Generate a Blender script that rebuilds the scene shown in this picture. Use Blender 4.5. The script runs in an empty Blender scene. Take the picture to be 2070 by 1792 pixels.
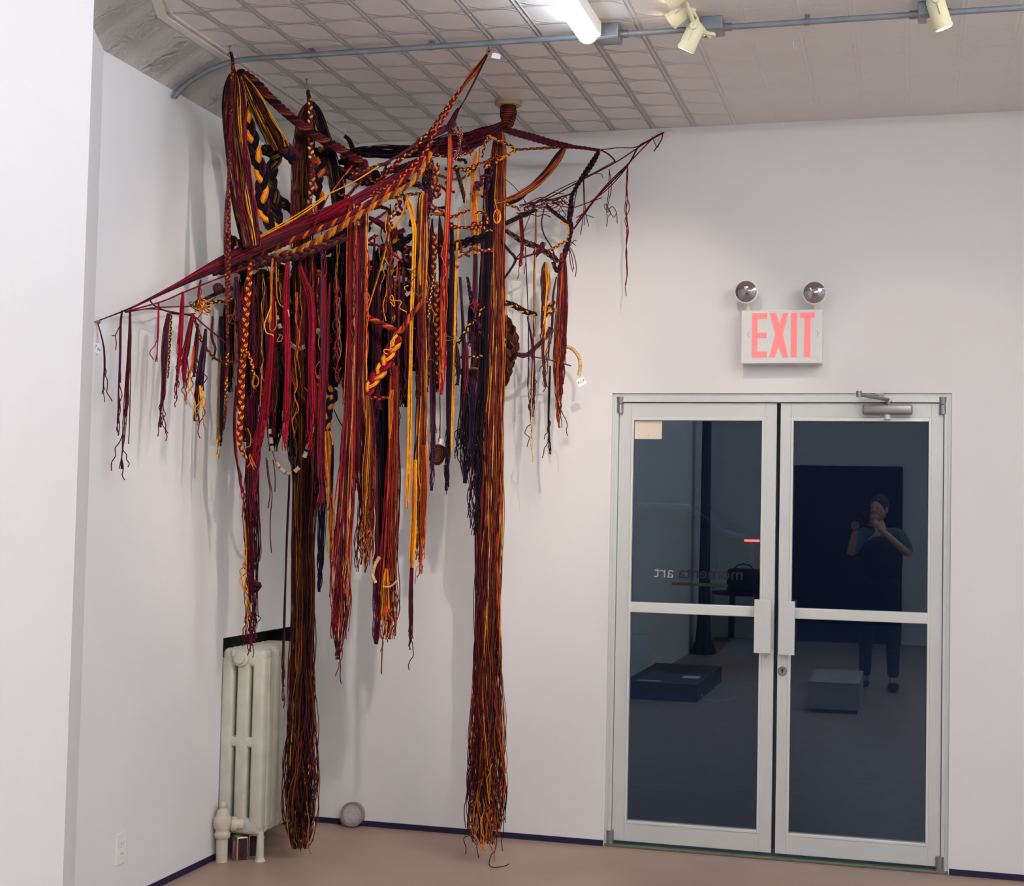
import bpy, bmesh, math, random
import numpy as np
from mathutils import Vector, Matrix
PI = math.pi
rng = np.random.RandomState(7)
SC = bpy.context.scene
COL = SC.collection

# ------------------------------------------------------------------ camera (solved from the room's own lines)
F_, YAW, PIT, ROL, CX, CD, CH = 2952.0, 0.26846, 0.04625, 0.02181, 3.01626, 6.96592, 1.6
HC = 3.4763           # ceiling height
C0 = np.array([CX, -CD, CH])
FW = np.array([-math.sin(YAW)*math.cos(PIT), math.cos(YAW)*math.cos(PIT), math.sin(PIT)])
R_ = np.array([math.cos(YAW), math.sin(YAW), 0.0])
U_ = np.cross(R_, FW)
RR = R_*math.cos(ROL) + U_*math.sin(ROL)
UU = -R_*math.sin(ROL) + U_*math.cos(ROL)

def at(px, py, y):
    """point of the plane at depth y that the photograph shows at px, py"""
    d = FW*F_ + RR*(px-1035.0) + UU*(896.0-py)
    return C0 + d*((y-C0[1])/d[1])

def atz(px, py, z):
    d = FW*F_ + RR*(px-1035.0) + UU*(896.0-py)
    return C0 + d*((z-C0[2])/d[2])

def atx(px, py, x):
    d = FW*F_ + RR*(px-1035.0) + UU*(896.0-py)
    return C0 + d*((x-C0[0])/d[0])

cam_d = bpy.data.cameras.new('camera'); cam = bpy.data.objects.new('camera', cam_d); COL.objects.link(cam)
M = Matrix(((RR[0], UU[0], -FW[0], C0[0]), (RR[1], UU[1], -FW[1], C0[1]), (RR[2], UU[2], -FW[2], C0[2]), (0, 0, 0, 1)))
cam.matrix_world = M
cam_d.sensor_fit = 'HORIZONTAL'; cam_d.sensor_width = 36.0; cam_d.lens = 36.0*F_/2070.0
cam_d.clip_start = 0.02; cam_d.clip_end = 200
SC.camera = cam

# ------------------------------------------------------------------ materials
def lin(c):
    return tuple(((v/255.0+0.055)/1.055)**2.4 if v/255.0 > 0.04045 else v/255.0/12.92 for v in c)

def mat(name, rgb, rough=0.6, metal=0.0, noise=0.0, nscale=8.0, bump=0.0, bscale=60.0, emit=None, es=0.0, spec=0.5, coat=0.0):
    m = bpy.data.materials.new(name); m.use_nodes = True
    nt = m.node_tree; b = nt.nodes['Principled BSDF']
    c = lin(rgb)+(1.0,)
    b.inputs['Base Color'].default_value = c
    b.inputs['Roughness'].default_value = rough
    b.inputs['Metallic'].default_value = metal
    b.inputs['Specular IOR Level'].default_value = spec
    b.inputs['Coat Weight'].default_value = coat
    tc = None
    if noise > 0 or bump > 0:
        tc = nt.nodes.new('ShaderNodeNewGeometry')
    if noise > 0:
        n = nt.nodes.new('ShaderNodeTexNoise'); n.inputs['Scale'].default_value = nscale; n.inputs['Detail'].default_value = 4
        nt.links.new(tc.outputs['Position'], n.inputs['Vector'])
        r = nt.nodes.new('ShaderNodeMapRange'); r.inputs['From Min'].default_value = 0.3; r.inputs['From Max'].default_value = 0.7
        r.inputs['To Min'].default_value = 1-noise; r.inputs['To Max'].default_value = 1+noise
        nt.links.new(n.outputs['Fac'], r.inputs['Value'])
        mx = nt.nodes.new('ShaderNodeVectorMath'); mx.operation = 'SCALE'; mx.inputs[0].default_value = c[:3]
        nt.links.new(r.outputs['Result'], mx.inputs['Scale'])
        nt.links.new(mx.outputs['Vector'], b.inputs['Base Color'])
    if bump > 0:
        n = nt.nodes.new('ShaderNodeTexNoise'); n.inputs['Scale'].default_value = bscale; n.inputs['Detail'].default_value = 3
        nt.links.new(tc.outputs['Position'], n.inputs['Vector'])
        bp = nt.nodes.new('ShaderNodeBump'); bp.inputs['Strength'].default_value = bump; bp.inputs['Distance'].default_value = 0.004
        nt.links.new(n.outputs['Fac'], bp.inputs['Height']); nt.links.new(bp.outputs['Normal'], b.inputs['Normal'])
    if emit:
        b.inputs['Emission Color'].default_value = lin(emit)+(1.0,); b.inputs['Emission Strength'].default_value = es
    return m

def math_node(nt, op, a, b=None, c=None):
    n = nt.nodes.new('ShaderNodeMath'); n.operation = op
    for i, v in enumerate((a, b, c)):
        if v is None: continue
        if isinstance(v, (int, float)): n.inputs[i].default_value = v
        else: nt.links.new(v, n.inputs[i])
    return n.outputs[0]

def tin_material(name, rgb, cell=0.2, ox=0.183, oy=0.0, cove=False):
    """pressed tin: doubled ribs on a square grid and a quarter-round rib in every cell, as relief"""
    m = mat(name, rgb, rough=0.34, noise=0.035, nscale=3.0)
    nt = m.node_tree; b = nt.nodes['Principled BSDF']
    g = nt.nodes.new('ShaderNodeNewGeometry'); s = nt.nodes.new('ShaderNodeSeparateXYZ'); nt.links.new(g.outputs['Position'], s.inputs[0])
    mn = lambda op, a, b_=None, c=None: math_node(nt, op, a, b_, c)
    x, y = s.outputs['X'], s.outputs['Y']
    if cove:
        h = nt.nodes.new('ShaderNodeTexNoise'); h.inputs['Scale'].default_value = 16; h.inputs['Detail'].default_value = 5; h.inputs['Distortion'].default_value = 1.5
        nt.links.new(g.outputs['Position'], h.inputs['Vector'])
        # garlands repeat along the cove every 30 cm
        fy = mn('FRACT', mn('DIVIDE', y, 0.27)); k = mn('SUBTRACT', 1.0, mn('MULTIPLY', mn('ABSOLUTE', mn('SUBTRACT', fy, 0.5)), 2.2))
        k = mn('MAXIMUM', k, 0.0)
        hh = mn('MULTIPLY', mn('MULTIPLY', h.outputs['Fac'], k), 1.0)
        bp = nt.nodes.new('ShaderNodeBump'); bp.inputs['Strength'].default_value = 1.0; bp.inputs['Distance'].default_value = 0.05
        nt.links.new(hh, bp.inputs['Height']); nt.links.new(bp.outputs['Normal'], b.inputs['Normal'])
        return m
    u = mn('FRACT', mn('DIVIDE', mn('SUBTRACT', x, ox), cell)); v = mn('FRACT', mn('DIVIDE', mn('SUBTRACT', y, oy), cell))
    def rib(d, w):      # d distance in cells
        return mn('MAXIMUM', mn('SUBTRACT', 1.0, mn('DIVIDE', mn('ABSOLUTE', d), w)), 0.0)
    cu = mn('SUBTRACT', 0.5, mn('ABSOLUTE', mn('SUBTRACT', u, 0.5)))    # distance to nearest grid line
    cv = mn('SUBTRACT', 0.5, mn('ABSOLUTE', mn('SUBTRACT', v, 0.5)))
    r1 = rib(mn('SUBTRACT', cu, 0.045), 0.036)
    r2 = mn('MULTIPLY', rib(mn('SUBTRACT', cv, 0.03), 0.035), 0.6)
    # arcs about the middles of the grid lines
    du = mn('SUBTRACT', u, 0.5)
    t2 = mn('MULTIPLY', du, 2.0); vs_ = mn('SUBTRACT', mn('FRACT', mn('ADD', v, 0.5)), 0.5)
    r3 = mn('MULTIPLY', rib(mn('SUBTRACT', vs_, mn('MULTIPLY', mn('MULTIPLY', t2, mn('ABSOLUTE', t2)), 0.34)), 0.045), 0.8)
    rad2 = mn('SQRT', mn('ADD', mn('MULTIPLY', cu, cu), mn('MULTIPLY', cv, cv)))
    r4 = mn('MULTIPLY', rib(mn('SUBTRACT', rad2, 0.13), 0.025), 0.35)
    h = mn('MAXIMUM', mn('MAXIMUM', r1, r2), mn('MAXIMUM', r3, r4))
    nz = nt.nodes.new('ShaderNodeTexNoise'); nz.inputs['Scale'].default_value = 30; nz.inputs['Detail'].default_value = 3
    nt.links.new(g.outputs['Position'], nz.inputs['Vector'])
    # the ribbed sheets end and plainer ones begin past x = 2 m
    fade = nt.nodes.new('ShaderNodeMapRange'); fade.inputs['From Min'].default_value = 1.75; fade.inputs['From Max'].default_value = 2.25
    fade.inputs['To Min'].default_value = 1.0; fade.inputs['To Max'].default_value = 0.1
    nt.links.new(x, fade.inputs['Value'])
    h = mn('ADD', mn('MULTIPLY', h, fade.outputs['Result']), mn('MULTIPLY', nz.outputs['Fac'], 0.12))
    bp = nt.nodes.new('ShaderNodeBump'); bp.inputs['Strength'].default_value = 1.0; bp.inputs['Distance'].default_value = 0.014
    nt.links.new(h, bp.inputs['Height']); nt.links.new(bp.outputs['Normal'], b.inputs['Normal'])
    return m

WALL = mat('wall_paint', (231, 231, 232), 0.85, noise=0.015, nscale=1.3, bump=0.05, bscale=30, spec=0.2)
NEARWALL = WALL
CEIL = tin_material('pressed_tin', (222, 218, 214))
COVE = tin_material('pressed_tin_cove', (190, 190, 184), cove=True)
MOLD = mat('moulding_paint', (226, 220, 208), 0.6)
FLOOR = mat('painted_concrete', (168, 143, 128), 0.42, noise=0.09, nscale=2.2, bump=0.06, bscale=18)
NAVY = mat('navy_gap', (22, 20, 62), 0.7)
ALU = mat('brushed_aluminium', (212, 217, 216), 0.38, metal=0.25, bump=0.03, bscale=200)
ALU2 = mat('bright_aluminium', (226, 230, 226), 0.3, metal=0.3)
STEEL = mat('dull_steel', (150, 148, 150), 0.35, metal=0.7)
GALV = mat('galvanised_steel', (136, 148, 156), 0.4, metal=0.45, noise=0.1, nscale=20)
CREAM = mat('cream_enamel', (226, 222, 186), 0.4)
WHITE = mat('white_enamel', (236, 236, 236), 0.4)
RADP = mat('radiator_paint', (198, 197, 184), 0.5, noise=0.08, nscale=14, bump=0.15, bscale=60)
VALVEP = mat('valve_paint', (206, 196, 176), 0.5, noise=0.08, nscale=20)
BLACK = mat('black', (14, 15, 22), 0.7)
RUBBER = mat('dark_gasket', (26, 28, 34), 0.6)
THRESH = mat('threshold_metal', (104, 112, 98), 0.5, metal=0.2, noise=0.2, nscale=20)
CARD = mat('card', (232, 218, 200), 0.8)
PAPER = mat('white_paper', (240, 240, 244), 0.8)
INK = mat('ink', (70, 52, 92), 0.8)
BLUEINK = mat('blue_ink', (70, 76, 130), 0.8)
SIGNF = mat('sign_face', (228, 230, 230), 0.16, spec=0.8, coat=0.5)
SIGNR = mat('sign_red', (250, 136, 136), 0.5, emit=(255, 110, 110), es=0.12)
SHADE = mat('sign_arrow', (188, 192, 190), 0.3)
TUBE = mat('lamp_tube', (255, 255, 255), 0.5, emit=(226, 238, 255), es=6.5)
FILL_TUBE = mat('fill_tube', (255, 255, 255), 0.5, emit=(246, 246, 248), es=25.5)  # stronger emission for the added out-of-view strips
DARKP = mat('dark_panel', (16, 18, 24), 0.6)
GREENC = mat('green_print', (110, 170, 60), 0.5)
REDC = mat('red_print', (206, 46, 64), 0.5)
BLUEC = mat('blue_print', (40, 84, 130), 0.5)
LABELW = mat('label_print', (200, 212, 224), 0.5)
TINM = mat('tin_rim', (200, 196, 190), 0.25, metal=0.8)
BROWNR = mat('brown_ribbing', (62, 34, 32), 0.8)
TAN = mat('cork', (206, 166, 112), 0.8, noise=0.15, nscale=60)
ROLLP = mat('rolled_paper', (156, 138, 116), 0.8, noise=0.15, nscale=50)
BULB = mat('bulb', (255, 240, 215), 0.5, emit=(255, 226, 190), es=6.0)
ASPH = mat('asphalt', (70, 74, 80), 0.8, noise=0.2, nscale=12)
STREETW = mat('street_wall', (60, 64, 78), 0.9, noise=0.1, nscale=3)
CARP = mat('car_paint', (44, 46, 58), 0.3, metal=0.3)
TAIL = mat('tail_lamp', (220, 40, 30), 0.4, emit=(255, 50, 36), es=7.0)
LITE = mat('street_light_point', (255, 240, 190), 0.4, emit=(255, 240, 190), es=12.0)
SKIN = mat('skin', (196, 148, 124), 0.6)
HAIR = mat('hair', (38, 28, 24), 0.7)
SHIRT = mat('blue_grey_shirt', (70, 84, 100), 0.8)
VEST = mat('dark_vest', (36, 38, 50), 0.8)
JEANS = mat('dark_jeans', (30, 34, 48), 0.8)
SHOE = mat('dark_shoe', (22, 22, 26), 0.6)

def glass_material(name, tint=(0.55, 0.6, 0.66), ior=1.5):
    m = bpy.data.materials.new(name); m.use_nodes = True; nt = m.node_tree; nt.nodes.clear()
    o = nt.nodes.new('ShaderNodeOutputMaterial'); mx = nt.nodes.new('ShaderNodeMixShader'); t = nt.nodes.new('ShaderNodeBsdfTransparent')
    gl = nt.nodes.new('ShaderNodeBsdfGlossy'); f = nt.nodes.new('ShaderNodeFresnel')
    t.inputs['Color'].default_value = tint+(1,); gl.inputs['Roughness'].default_value = 0.0; gl.inputs['Color'].default_value = (0.72, 0.9, 1.0, 1)
    f.inputs['IOR'].default_value = ior
    nt.links.new(f.outputs[0], mx.inputs[0]); nt.links.new(t.outputs[0], mx.inputs[1]); nt.links.new(gl.outputs[0], mx.inputs[2]); nt.links.new(mx.outputs[0], o.inputs[0])
    return m
GLASS = glass_material('door_glass', (0.6, 0.66, 0.74), 1.7)

def film_material():
    m = bpy.data.materials.new('clear_plastic_film'); m.use_nodes = True; nt = m.node_tree; nt.nodes.clear()
    o = nt.nodes.new('ShaderNodeOutputMaterial'); mx = nt.nodes.new('ShaderNodeMixShader'); t = nt.nodes.new('ShaderNodeBsdfTransparent')
    gl = nt.nodes.new('ShaderNodeBsdfPrincipled'); gl.inputs['Base Color'].default_value = (0.75, 0.74, 0.76, 1); gl.inputs['Roughness'].default_value = 0.15
    n = nt.nodes.new('ShaderNodeTexNoise'); n.inputs['Scale'].default_value = 60
    bp = nt.nodes.new('ShaderNodeBump'); bp.inputs['Strength'].default_value = 1; bp.inputs['Distance'].default_value = 0.01
    g = nt.nodes.new('ShaderNodeNewGeometry'); nt.links.new(g.outputs['Position'], n.inputs['Vector'])
    nt.links.new(n.outputs['Fac'], bp.inputs['Height']); nt.links.new(bp.outputs['Normal'], gl.inputs['Normal'])
    mx.inputs[0].default_value = 0.45
    nt.links.new(t.outputs[0], mx.inputs[1]); nt.links.new(gl.outputs[0], mx.inputs[2]); nt.links.new(mx.outputs[0], o.inputs[0])
    return m
FILM = film_material()
LENSG = mat('lamp_lens', (150, 142, 146), 0.08, metal=0.75, bump=0.35, bscale=55)

# ------------------------------------------------------------------ object helpers
def tag(o, label=None, cat=None, group=None, kind=None):
    if label: o['label'] = label
    if cat: o['category'] = cat
    if group: o['group'] = group
    if kind: o['kind'] = kind
    return o

def thing(name, label, cat, loc, group=None, kind=None):
    o = bpy.data.objects.new(name, None); COL.objects.link(o); o.location = tuple(float(v) for v in loc); o.empty_display_size = 0.05
    return tag(o, label, cat, group, kind)

def root_loc(o):
    while o.parent: o = o.parent
    return np.array(o.location)

def link_mesh(name, me, parent=None):
    o = bpy.data.objects.new(name, me); COL.objects.link(o)
    if parent is not None:
        me.transform(Matrix.Translation(-Vector(root_loc(parent)))); o.parent = parent
    return o

class MB:
    """collects shapes and links them as one mesh object"""
    def __init__(s): s.bm = bmesh.new()
    def _add(s, ret, mi, M=None):
        vs = ret
        if M is not None: bmesh.ops.transform(s.bm, matrix=M, verts=vs)
        fs = set(f for v in vs for f in v.link_faces)
        for f in fs: f.material_index = mi
        return vs
    def box(s, a, b, mi=0, M=None, bev=0.0, seg=2):
        a = np.minimum(a, b) if False else a
        r = bmesh.ops.create_cube(s.bm, size=1.0)['verts']
        c = [(a[i]+b[i])/2 for i in range(3)]; d = [max(abs(b[i]-a[i]), 1e-4) for i in range(3)]
        bmesh.ops.transform(s.bm, matrix=Matrix.Translation(c) @ Matrix.Diagonal((d[0], d[1], d[2], 1)), verts=r)
        if bev > 0:
            es = list(set(e for v in r for e in v.link_edges))
            q = bmesh.ops.bevel(s.bm, geom=es, offset=min(bev, min(d)*0.49), segments=seg, profile=0.5, affect='EDGES')
            r = list(set(v for f in q['faces'] for v in f.verts) | set(v for v in r if v.is_valid))
            # all verts connected
            seen = set(r); st = list(r)
            while st:
                v = st.pop()
                for e in v.link_edges:
                    o = e.other_vert(v)
                    if o not in seen: seen.add(o); st.append(o)
            r = list(seen)
        return s._add(r, mi, M)
    def cyl(s, p0, p1, r0, r1=None, n=20, mi=0, cap=True):
        r1 = r0 if r1 is None else r1
        p0 = Vector([float(v) for v in p0]); p1 = Vector([float(v) for v in p1]); d = p1-p0
        r = bmesh.ops.create_cone(s.bm, cap_ends=cap, segments=n, radius1=r0, radius2=r1, depth=d.length)['verts']
        M = Matrix.Translation((p0+p1)/2) @ d.to_track_quat('Z', 'Y').to_matrix().to_4x4()
        return s._add(r, mi, M)
    def ball(s, c, r, mi=0, sc=(1, 1, 1), u=16, v=10, M=None):
        q = bmesh.ops.create_uvsphere(s.bm, u_segments=u, v_segments=v, radius=r)['verts']
        T = Matrix.Translation([float(t) for t in c]) @ Matrix.Diagonal((sc[0], sc[1], sc[2], 1))
        if M is not None: T = Matrix.Translation([float(t) for t in c]) @ M @ Matrix.Diagonal((sc[0], sc[1], sc[2], 1))
        return s._add(q, mi, T)
    def lathe(s, prof, origin, axis, n=24, mi=0):
        """prof: list of (radius, height along axis)"""
        ax = Vector([float(v) for v in axis]).normalized(); q = ax.to_track_quat('Z', 'Y').to_matrix().to_4x4()
        T = Matrix.Translation([float(v) for v in origin]) @ q
        rings = []
        for r, h in prof:
            rings.append([s.bm.verts.new(T @ Vector((r*math.cos(2*PI*i/n), r*math.sin(2*PI*i/n), h))) for i in range(n)] if r > 1e-6 else [s.bm.verts.new(T @ Vector((0, 0, h)))])
        for A, B in zip(rings, rings[1:]):
            for i in range(n):
                j = (i+1) % n
                a = [A[i % len(A)], A[j % len(A)], B[j % len(B)], B[i % len(B)]]
                u = []
                for v in a:
                    if v not in u: u.append(v)
                if len(u) >= 3:
                    try: s.bm.faces.new(u).material_index = mi
                    except ValueError: pass
        return [v for r in rings for v in r]
    def prism(s, pts, ext, mi=0, M=None):
        """pts: 3D outline; ext: extrusion vector"""
        vs = [s.bm.verts.new([float(t) for t in p]) for p in pts]
        f = s.bm.faces.new(vs)
        r = bmesh.ops.extrude_face_region(s.bm, geom=[f])
        nv = [g for g in r['geom'] if isinstance(g, bmesh.types.BMVert)]
        bmesh.ops.translate(s.bm, verts=nv, vec=[float(t) for t in ext])
        return s._add(vs+nv, mi, M)
    def tubep(s, pts, r, n=8, mi=0, closed=False):
        pts = [Vector([float(t) for t in p]) for p in pts]; rings = []
        N = len(pts)
        up = Vector((0.13, 0.31, 0.94))
        for i, p in enumerate(pts):
            a = pts[(i-1) % N] if (closed or i > 0) else p; b = pts[(i+1) % N] if (closed or i < N-1) else p
            t = (b-a).normalized()
            e1 = t.cross(up)
            if e1.length < 0.1: e1 = t.cross(Vector((1, 0, 0)))
            e1.normalize(); e2 = t.cross(e1); up = e2.cross(t) if False else up
            rr = r[i] if hasattr(r, '__len__') else r
            rings.append([s.bm.verts.new(p+e1*rr*math.cos(2*PI*k/n)+e2*rr*math.sin(2*PI*k/n)) for k in range(n)])
        prs = list(zip(rings, rings[1:]))+([(rings[-1], rings[0])] if closed else [])
        for A, B in prs:
            for k in range(n):
                s.bm.faces.new((A[k], A[(k+1) % n], B[(k+1) % n], B[k])).material_index = mi
        if not closed:
            for R in (rings[0], rings[-1]):
                s.bm.faces.new(R).material_index = mi
    def make(s, name, mats, parent=None, smooth=None, bev=0.0):
        me = bpy.data.meshes.new(name)
        bmesh.ops.recalc_face_normals(s.bm, faces=s.bm.faces[:])
        s.bm.to_mesh(me); s.bm.free()
        for m in (mats if isinstance(mats, (list, tuple)) else [mats]): me.materials.append(m)
        if smooth is not None:
            me.shade_smooth()
            try: me.set_sharp_from_angle(angle=math.radians(smooth))
            except Exception: pass
        o = link_mesh(name, me, parent)
        if bev > 0:
            b = o.modifiers.new('bevel', 'BEVEL'); b.width = bev; b.segments = 2; b.limit_method = 'ANGLE'
        return o

def struct(name, mb, m, label, cat, smooth=None, bev=0.0):
    return tag(mb.make(name, m, smooth=smooth, bev=bev), label, cat, kind='structure')

def letters(name, text, m, parent, origin, xdir, zdir, size, depth=0.0008, mirror=False):
    """writing on a surface: text turned into a mesh"""
    cu = bpy.data.curves.new(name, 'FONT'); cu.body = text; cu.size = size; cu.extrude = depth; cu.align_x = 'CENTER'; cu.align_y = 'CENTER'; cu.resolution_u = 3
    tmp = bpy.data.objects.new(name, cu); COL.objects.link(tmp)
    dg = bpy.context.evaluated_depsgraph_get(); me = bpy.data.meshes.new_from_object(tmp.evaluated_get(dg))
    COL.objects.unlink(tmp); bpy.data.objects.remove(tmp)
    x = Vector([float(v) for v in xdir]).normalized(); z = Vector([float(v) for v in zdir]).normalized(); n = x.cross(z)
    if mirror: x = -x
    T = Matrix(((x[0], z[0], n[0], origin[0]), (x[1], z[1], n[1], origin[1]), (x[2], z[2], n[2], origin[2]), (0, 0, 0, 1)))
    me.transform(T); me.materials.clear(); me.materials.append(m)
    o = link_mesh(name, me, parent)
    return o

# ------------------------------------------------------------------ room shell
XL, XR, ZT = 1.601, 3.185, 2.182           # door opening in the back wall
mb = MB()
mb.box((-0.2, 0, 0), (XL, 0.2, HC+0.1)); mb.box((XR, 0, 0), (5.6, 0.2, HC+0.1)); mb.box((XL, 0, ZT), (XR, 0.2, HC+0.1))
struct('wall_back', mb, WALL, 'white painted back wall with the double glass door in it', 'wall')
NY0, NY1, NZ = -0.875, -0.10, 0.992        # niche of the radiator in the left wall
SY = -2.045                                # the left wall turns here
mb = MB()
mb.box((-0.2, SY, 0), (0, NY0, HC+0.1)); mb.box((-0.2, NY1, 0), (0, 0.0, HC+0.1)); mb.box((-0.2, NY0, NZ), (0, NY1, HC+0.1))
struct('wall_left', mb, WALL, 'white left wall behind the yarn sculpture, with the radiator niche', 'wall')
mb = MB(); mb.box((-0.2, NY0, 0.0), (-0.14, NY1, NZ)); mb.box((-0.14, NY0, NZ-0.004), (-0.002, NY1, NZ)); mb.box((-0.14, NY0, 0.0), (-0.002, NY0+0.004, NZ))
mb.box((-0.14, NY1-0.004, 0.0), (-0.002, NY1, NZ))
struct('trim_1', mb, BLACK, 'inner faces of the radiator niche, coloured black for the shade inside', 'niche interior')  # black colour stands in for the shadow inside the niche
dx, dy = math.sin(math.radians(23)), -math.cos(math.radians(23))
SPL = 1.25
P0 = (0.0, SY); P1 = (dx*SPL, SY+dy*SPL)
mb = MB(); mb.prism([(P0[0], P0[1], 0), (P1[0], P1[1], 0), (P1[0]-0.15, P1[1], 0), (-0.2, P0[1], 0)], (0, 0, HC+0.1))
struct('wall_splay', mb, WALL, 'narrow angled strip of white wall between left wall and near wall', 'wall')
mb = MB(); mb.box((0.35, -12.3, 0), (0.545, -3.0, HC+0.1))
struct('wall_near', mb, NEARWALL, 'bright white near wall filling the left edge', 'wall')
mb = MB(); mb.box((5.4, -12.3, 0), (5.6, 0, HC+0.1))
struct('wall_right', mb, WALL, 'white right-hand wall beyond the frame', 'wall')
mb = MB(); mb.box((0.35, -12.5, 0), (5.6, -12.3, HC+0.1))
struct('wall_rear', mb, WALL, 'white rear wall seen only in the door glass', 'wall')
mb = MB(); mb.box((-0.2, -12.5, -0.12), (5.6, 0.03, 0.0))
struct('floor', mb, FLOOR, 'worn tan painted floor', 'floor')
mb = MB(); mb.box((-0.2, -12.5, HC), (5.6, 0.2, HC+0.1))
struct('ceiling', mb, CEIL, 'pressed tin ceiling with ribbed squares', 'ceiling')

# cove along the left wall and the splay, with a pale moulding at its edge
CW = 0.205; ZC = 3.335
def cove_line(off):
    """inner line at distance off from the walls, around the obtuse corner"""
    n2 = (-dy, dx)                     # normal of the splay, into the room
    n2 = (math.cos(math.radians(23)), math.sin(math.radians(23)))
    # left wall line x = off ; splay line offset
    a = (off, 0.0)
    # intersection of x=off with splay offset line
    px_, py_ = P0[0]+n2[0]*off, P0[1]+n2[1]*off
    t = (off-px_)/dx
    b = (off, py_+dy*t)
    c = (P1[0]+n2[0]*off, P1[1]+n2[1]*off)
    return a, b, c
mb = MB()
rows = []
for k in range(7):
    t = k/6.0; o_ = CW*t; z_ = ZC+(HC-0.006-ZC)*(t**0.8)
    rows.append([(p[0], p[1], z_) for p in cove_line(o_)])
vs = [[mb.bm.verts.new(p) for p in r] for r in rows]
for A, B in zip(vs, vs[1:]):
    for i in range(2): mb.bm.faces.new((A[i], A[i+1], B[i+1], B[i]))
top = [mb.bm.verts.new((p[0], p[1], HC)) for p in rows[0]]
for i in range(2): mb.bm.faces.new((top[i], top[i+1], vs[0][i+1], vs[0][i]))
struct('trim_2', mb, COVE, 'grey pressed tin cove with garlands along the top of left wall', 'cornice')
mb = MB()
for o0, o1, z0 in ((CW-0.004, CW+0.032, HC-0.012), (CW+0.05, CW+0.058, HC-0.006)):
    A = cove_line(o0); B = cove_line(o1)
    for i in range(2):
        mb.prism([(A[i][0], A[i][1], z0), (A[i+1][0], A[i+1][1], z0), (B[i+1][0], B[i+1][1], z0), (B[i][0], B[i][1], z0)], (0, 0, HC-z0))
struct('trim_3', mb, MOLD, 'pale flat moulding between cove and ceiling', 'moulding')
# gaps along the floor: solid navy strips stand in for their shade
mb = MB(); mb.box((0.0, -0.004, 0), (XL-0.004, 0.0, 0.028)); struct('gap_strip_back', mb, NAVY, 'dark blue strip standing in for the shaded gap under the back wall left of door', 'gap_strip')
mb = MB(); mb.box((XR+0.004, -0.004, 0), (5.4, 0.0, 0.028)); struct('gap_strip_right', mb, NAVY, 'dark blue strip standing in for the shaded gap under the back wall right of door', 'gap_strip')
mb = MB(); mb.box((0.0, SY, 0), (0.004, NY0, 0.028)); struct('gap_strip_left', mb, NAVY, 'dark blue strip standing in for the shaded gap under the left wall', 'gap_strip')

# ------------------------------------------------------------------ double door
mb = MB()
fy0, fy1 = 0.014, 0.14
mb.box((XL, fy0, 0), (XL+0.030, fy1, ZT-0.0)); mb.box((XR-0.032, fy0, 0), (XR, fy1, ZT)); mb.box((XL+0.030, fy0, ZT-0.042), (XR-0.032, fy1, ZT))
mb.box((XL+0.012, fy0-0.004, 0), (XL+0.016, fy0, ZT-0.012)); mb.box((XR-0.016, fy0-0.004, 0), (XR-0.012, fy0, ZT-0.012))
o = struct('trim_4', mb, ALU, 'aluminium frame around the double glass door', 'door frame', bev=0.0015)
mb = MB(); mb.box((XL, 0.0, 0.0), (XR, 0.2, 0.012)); struct('trim_5', mb, THRESH, 'worn metal threshold under the double door', 'threshold', bev=0.003)

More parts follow.
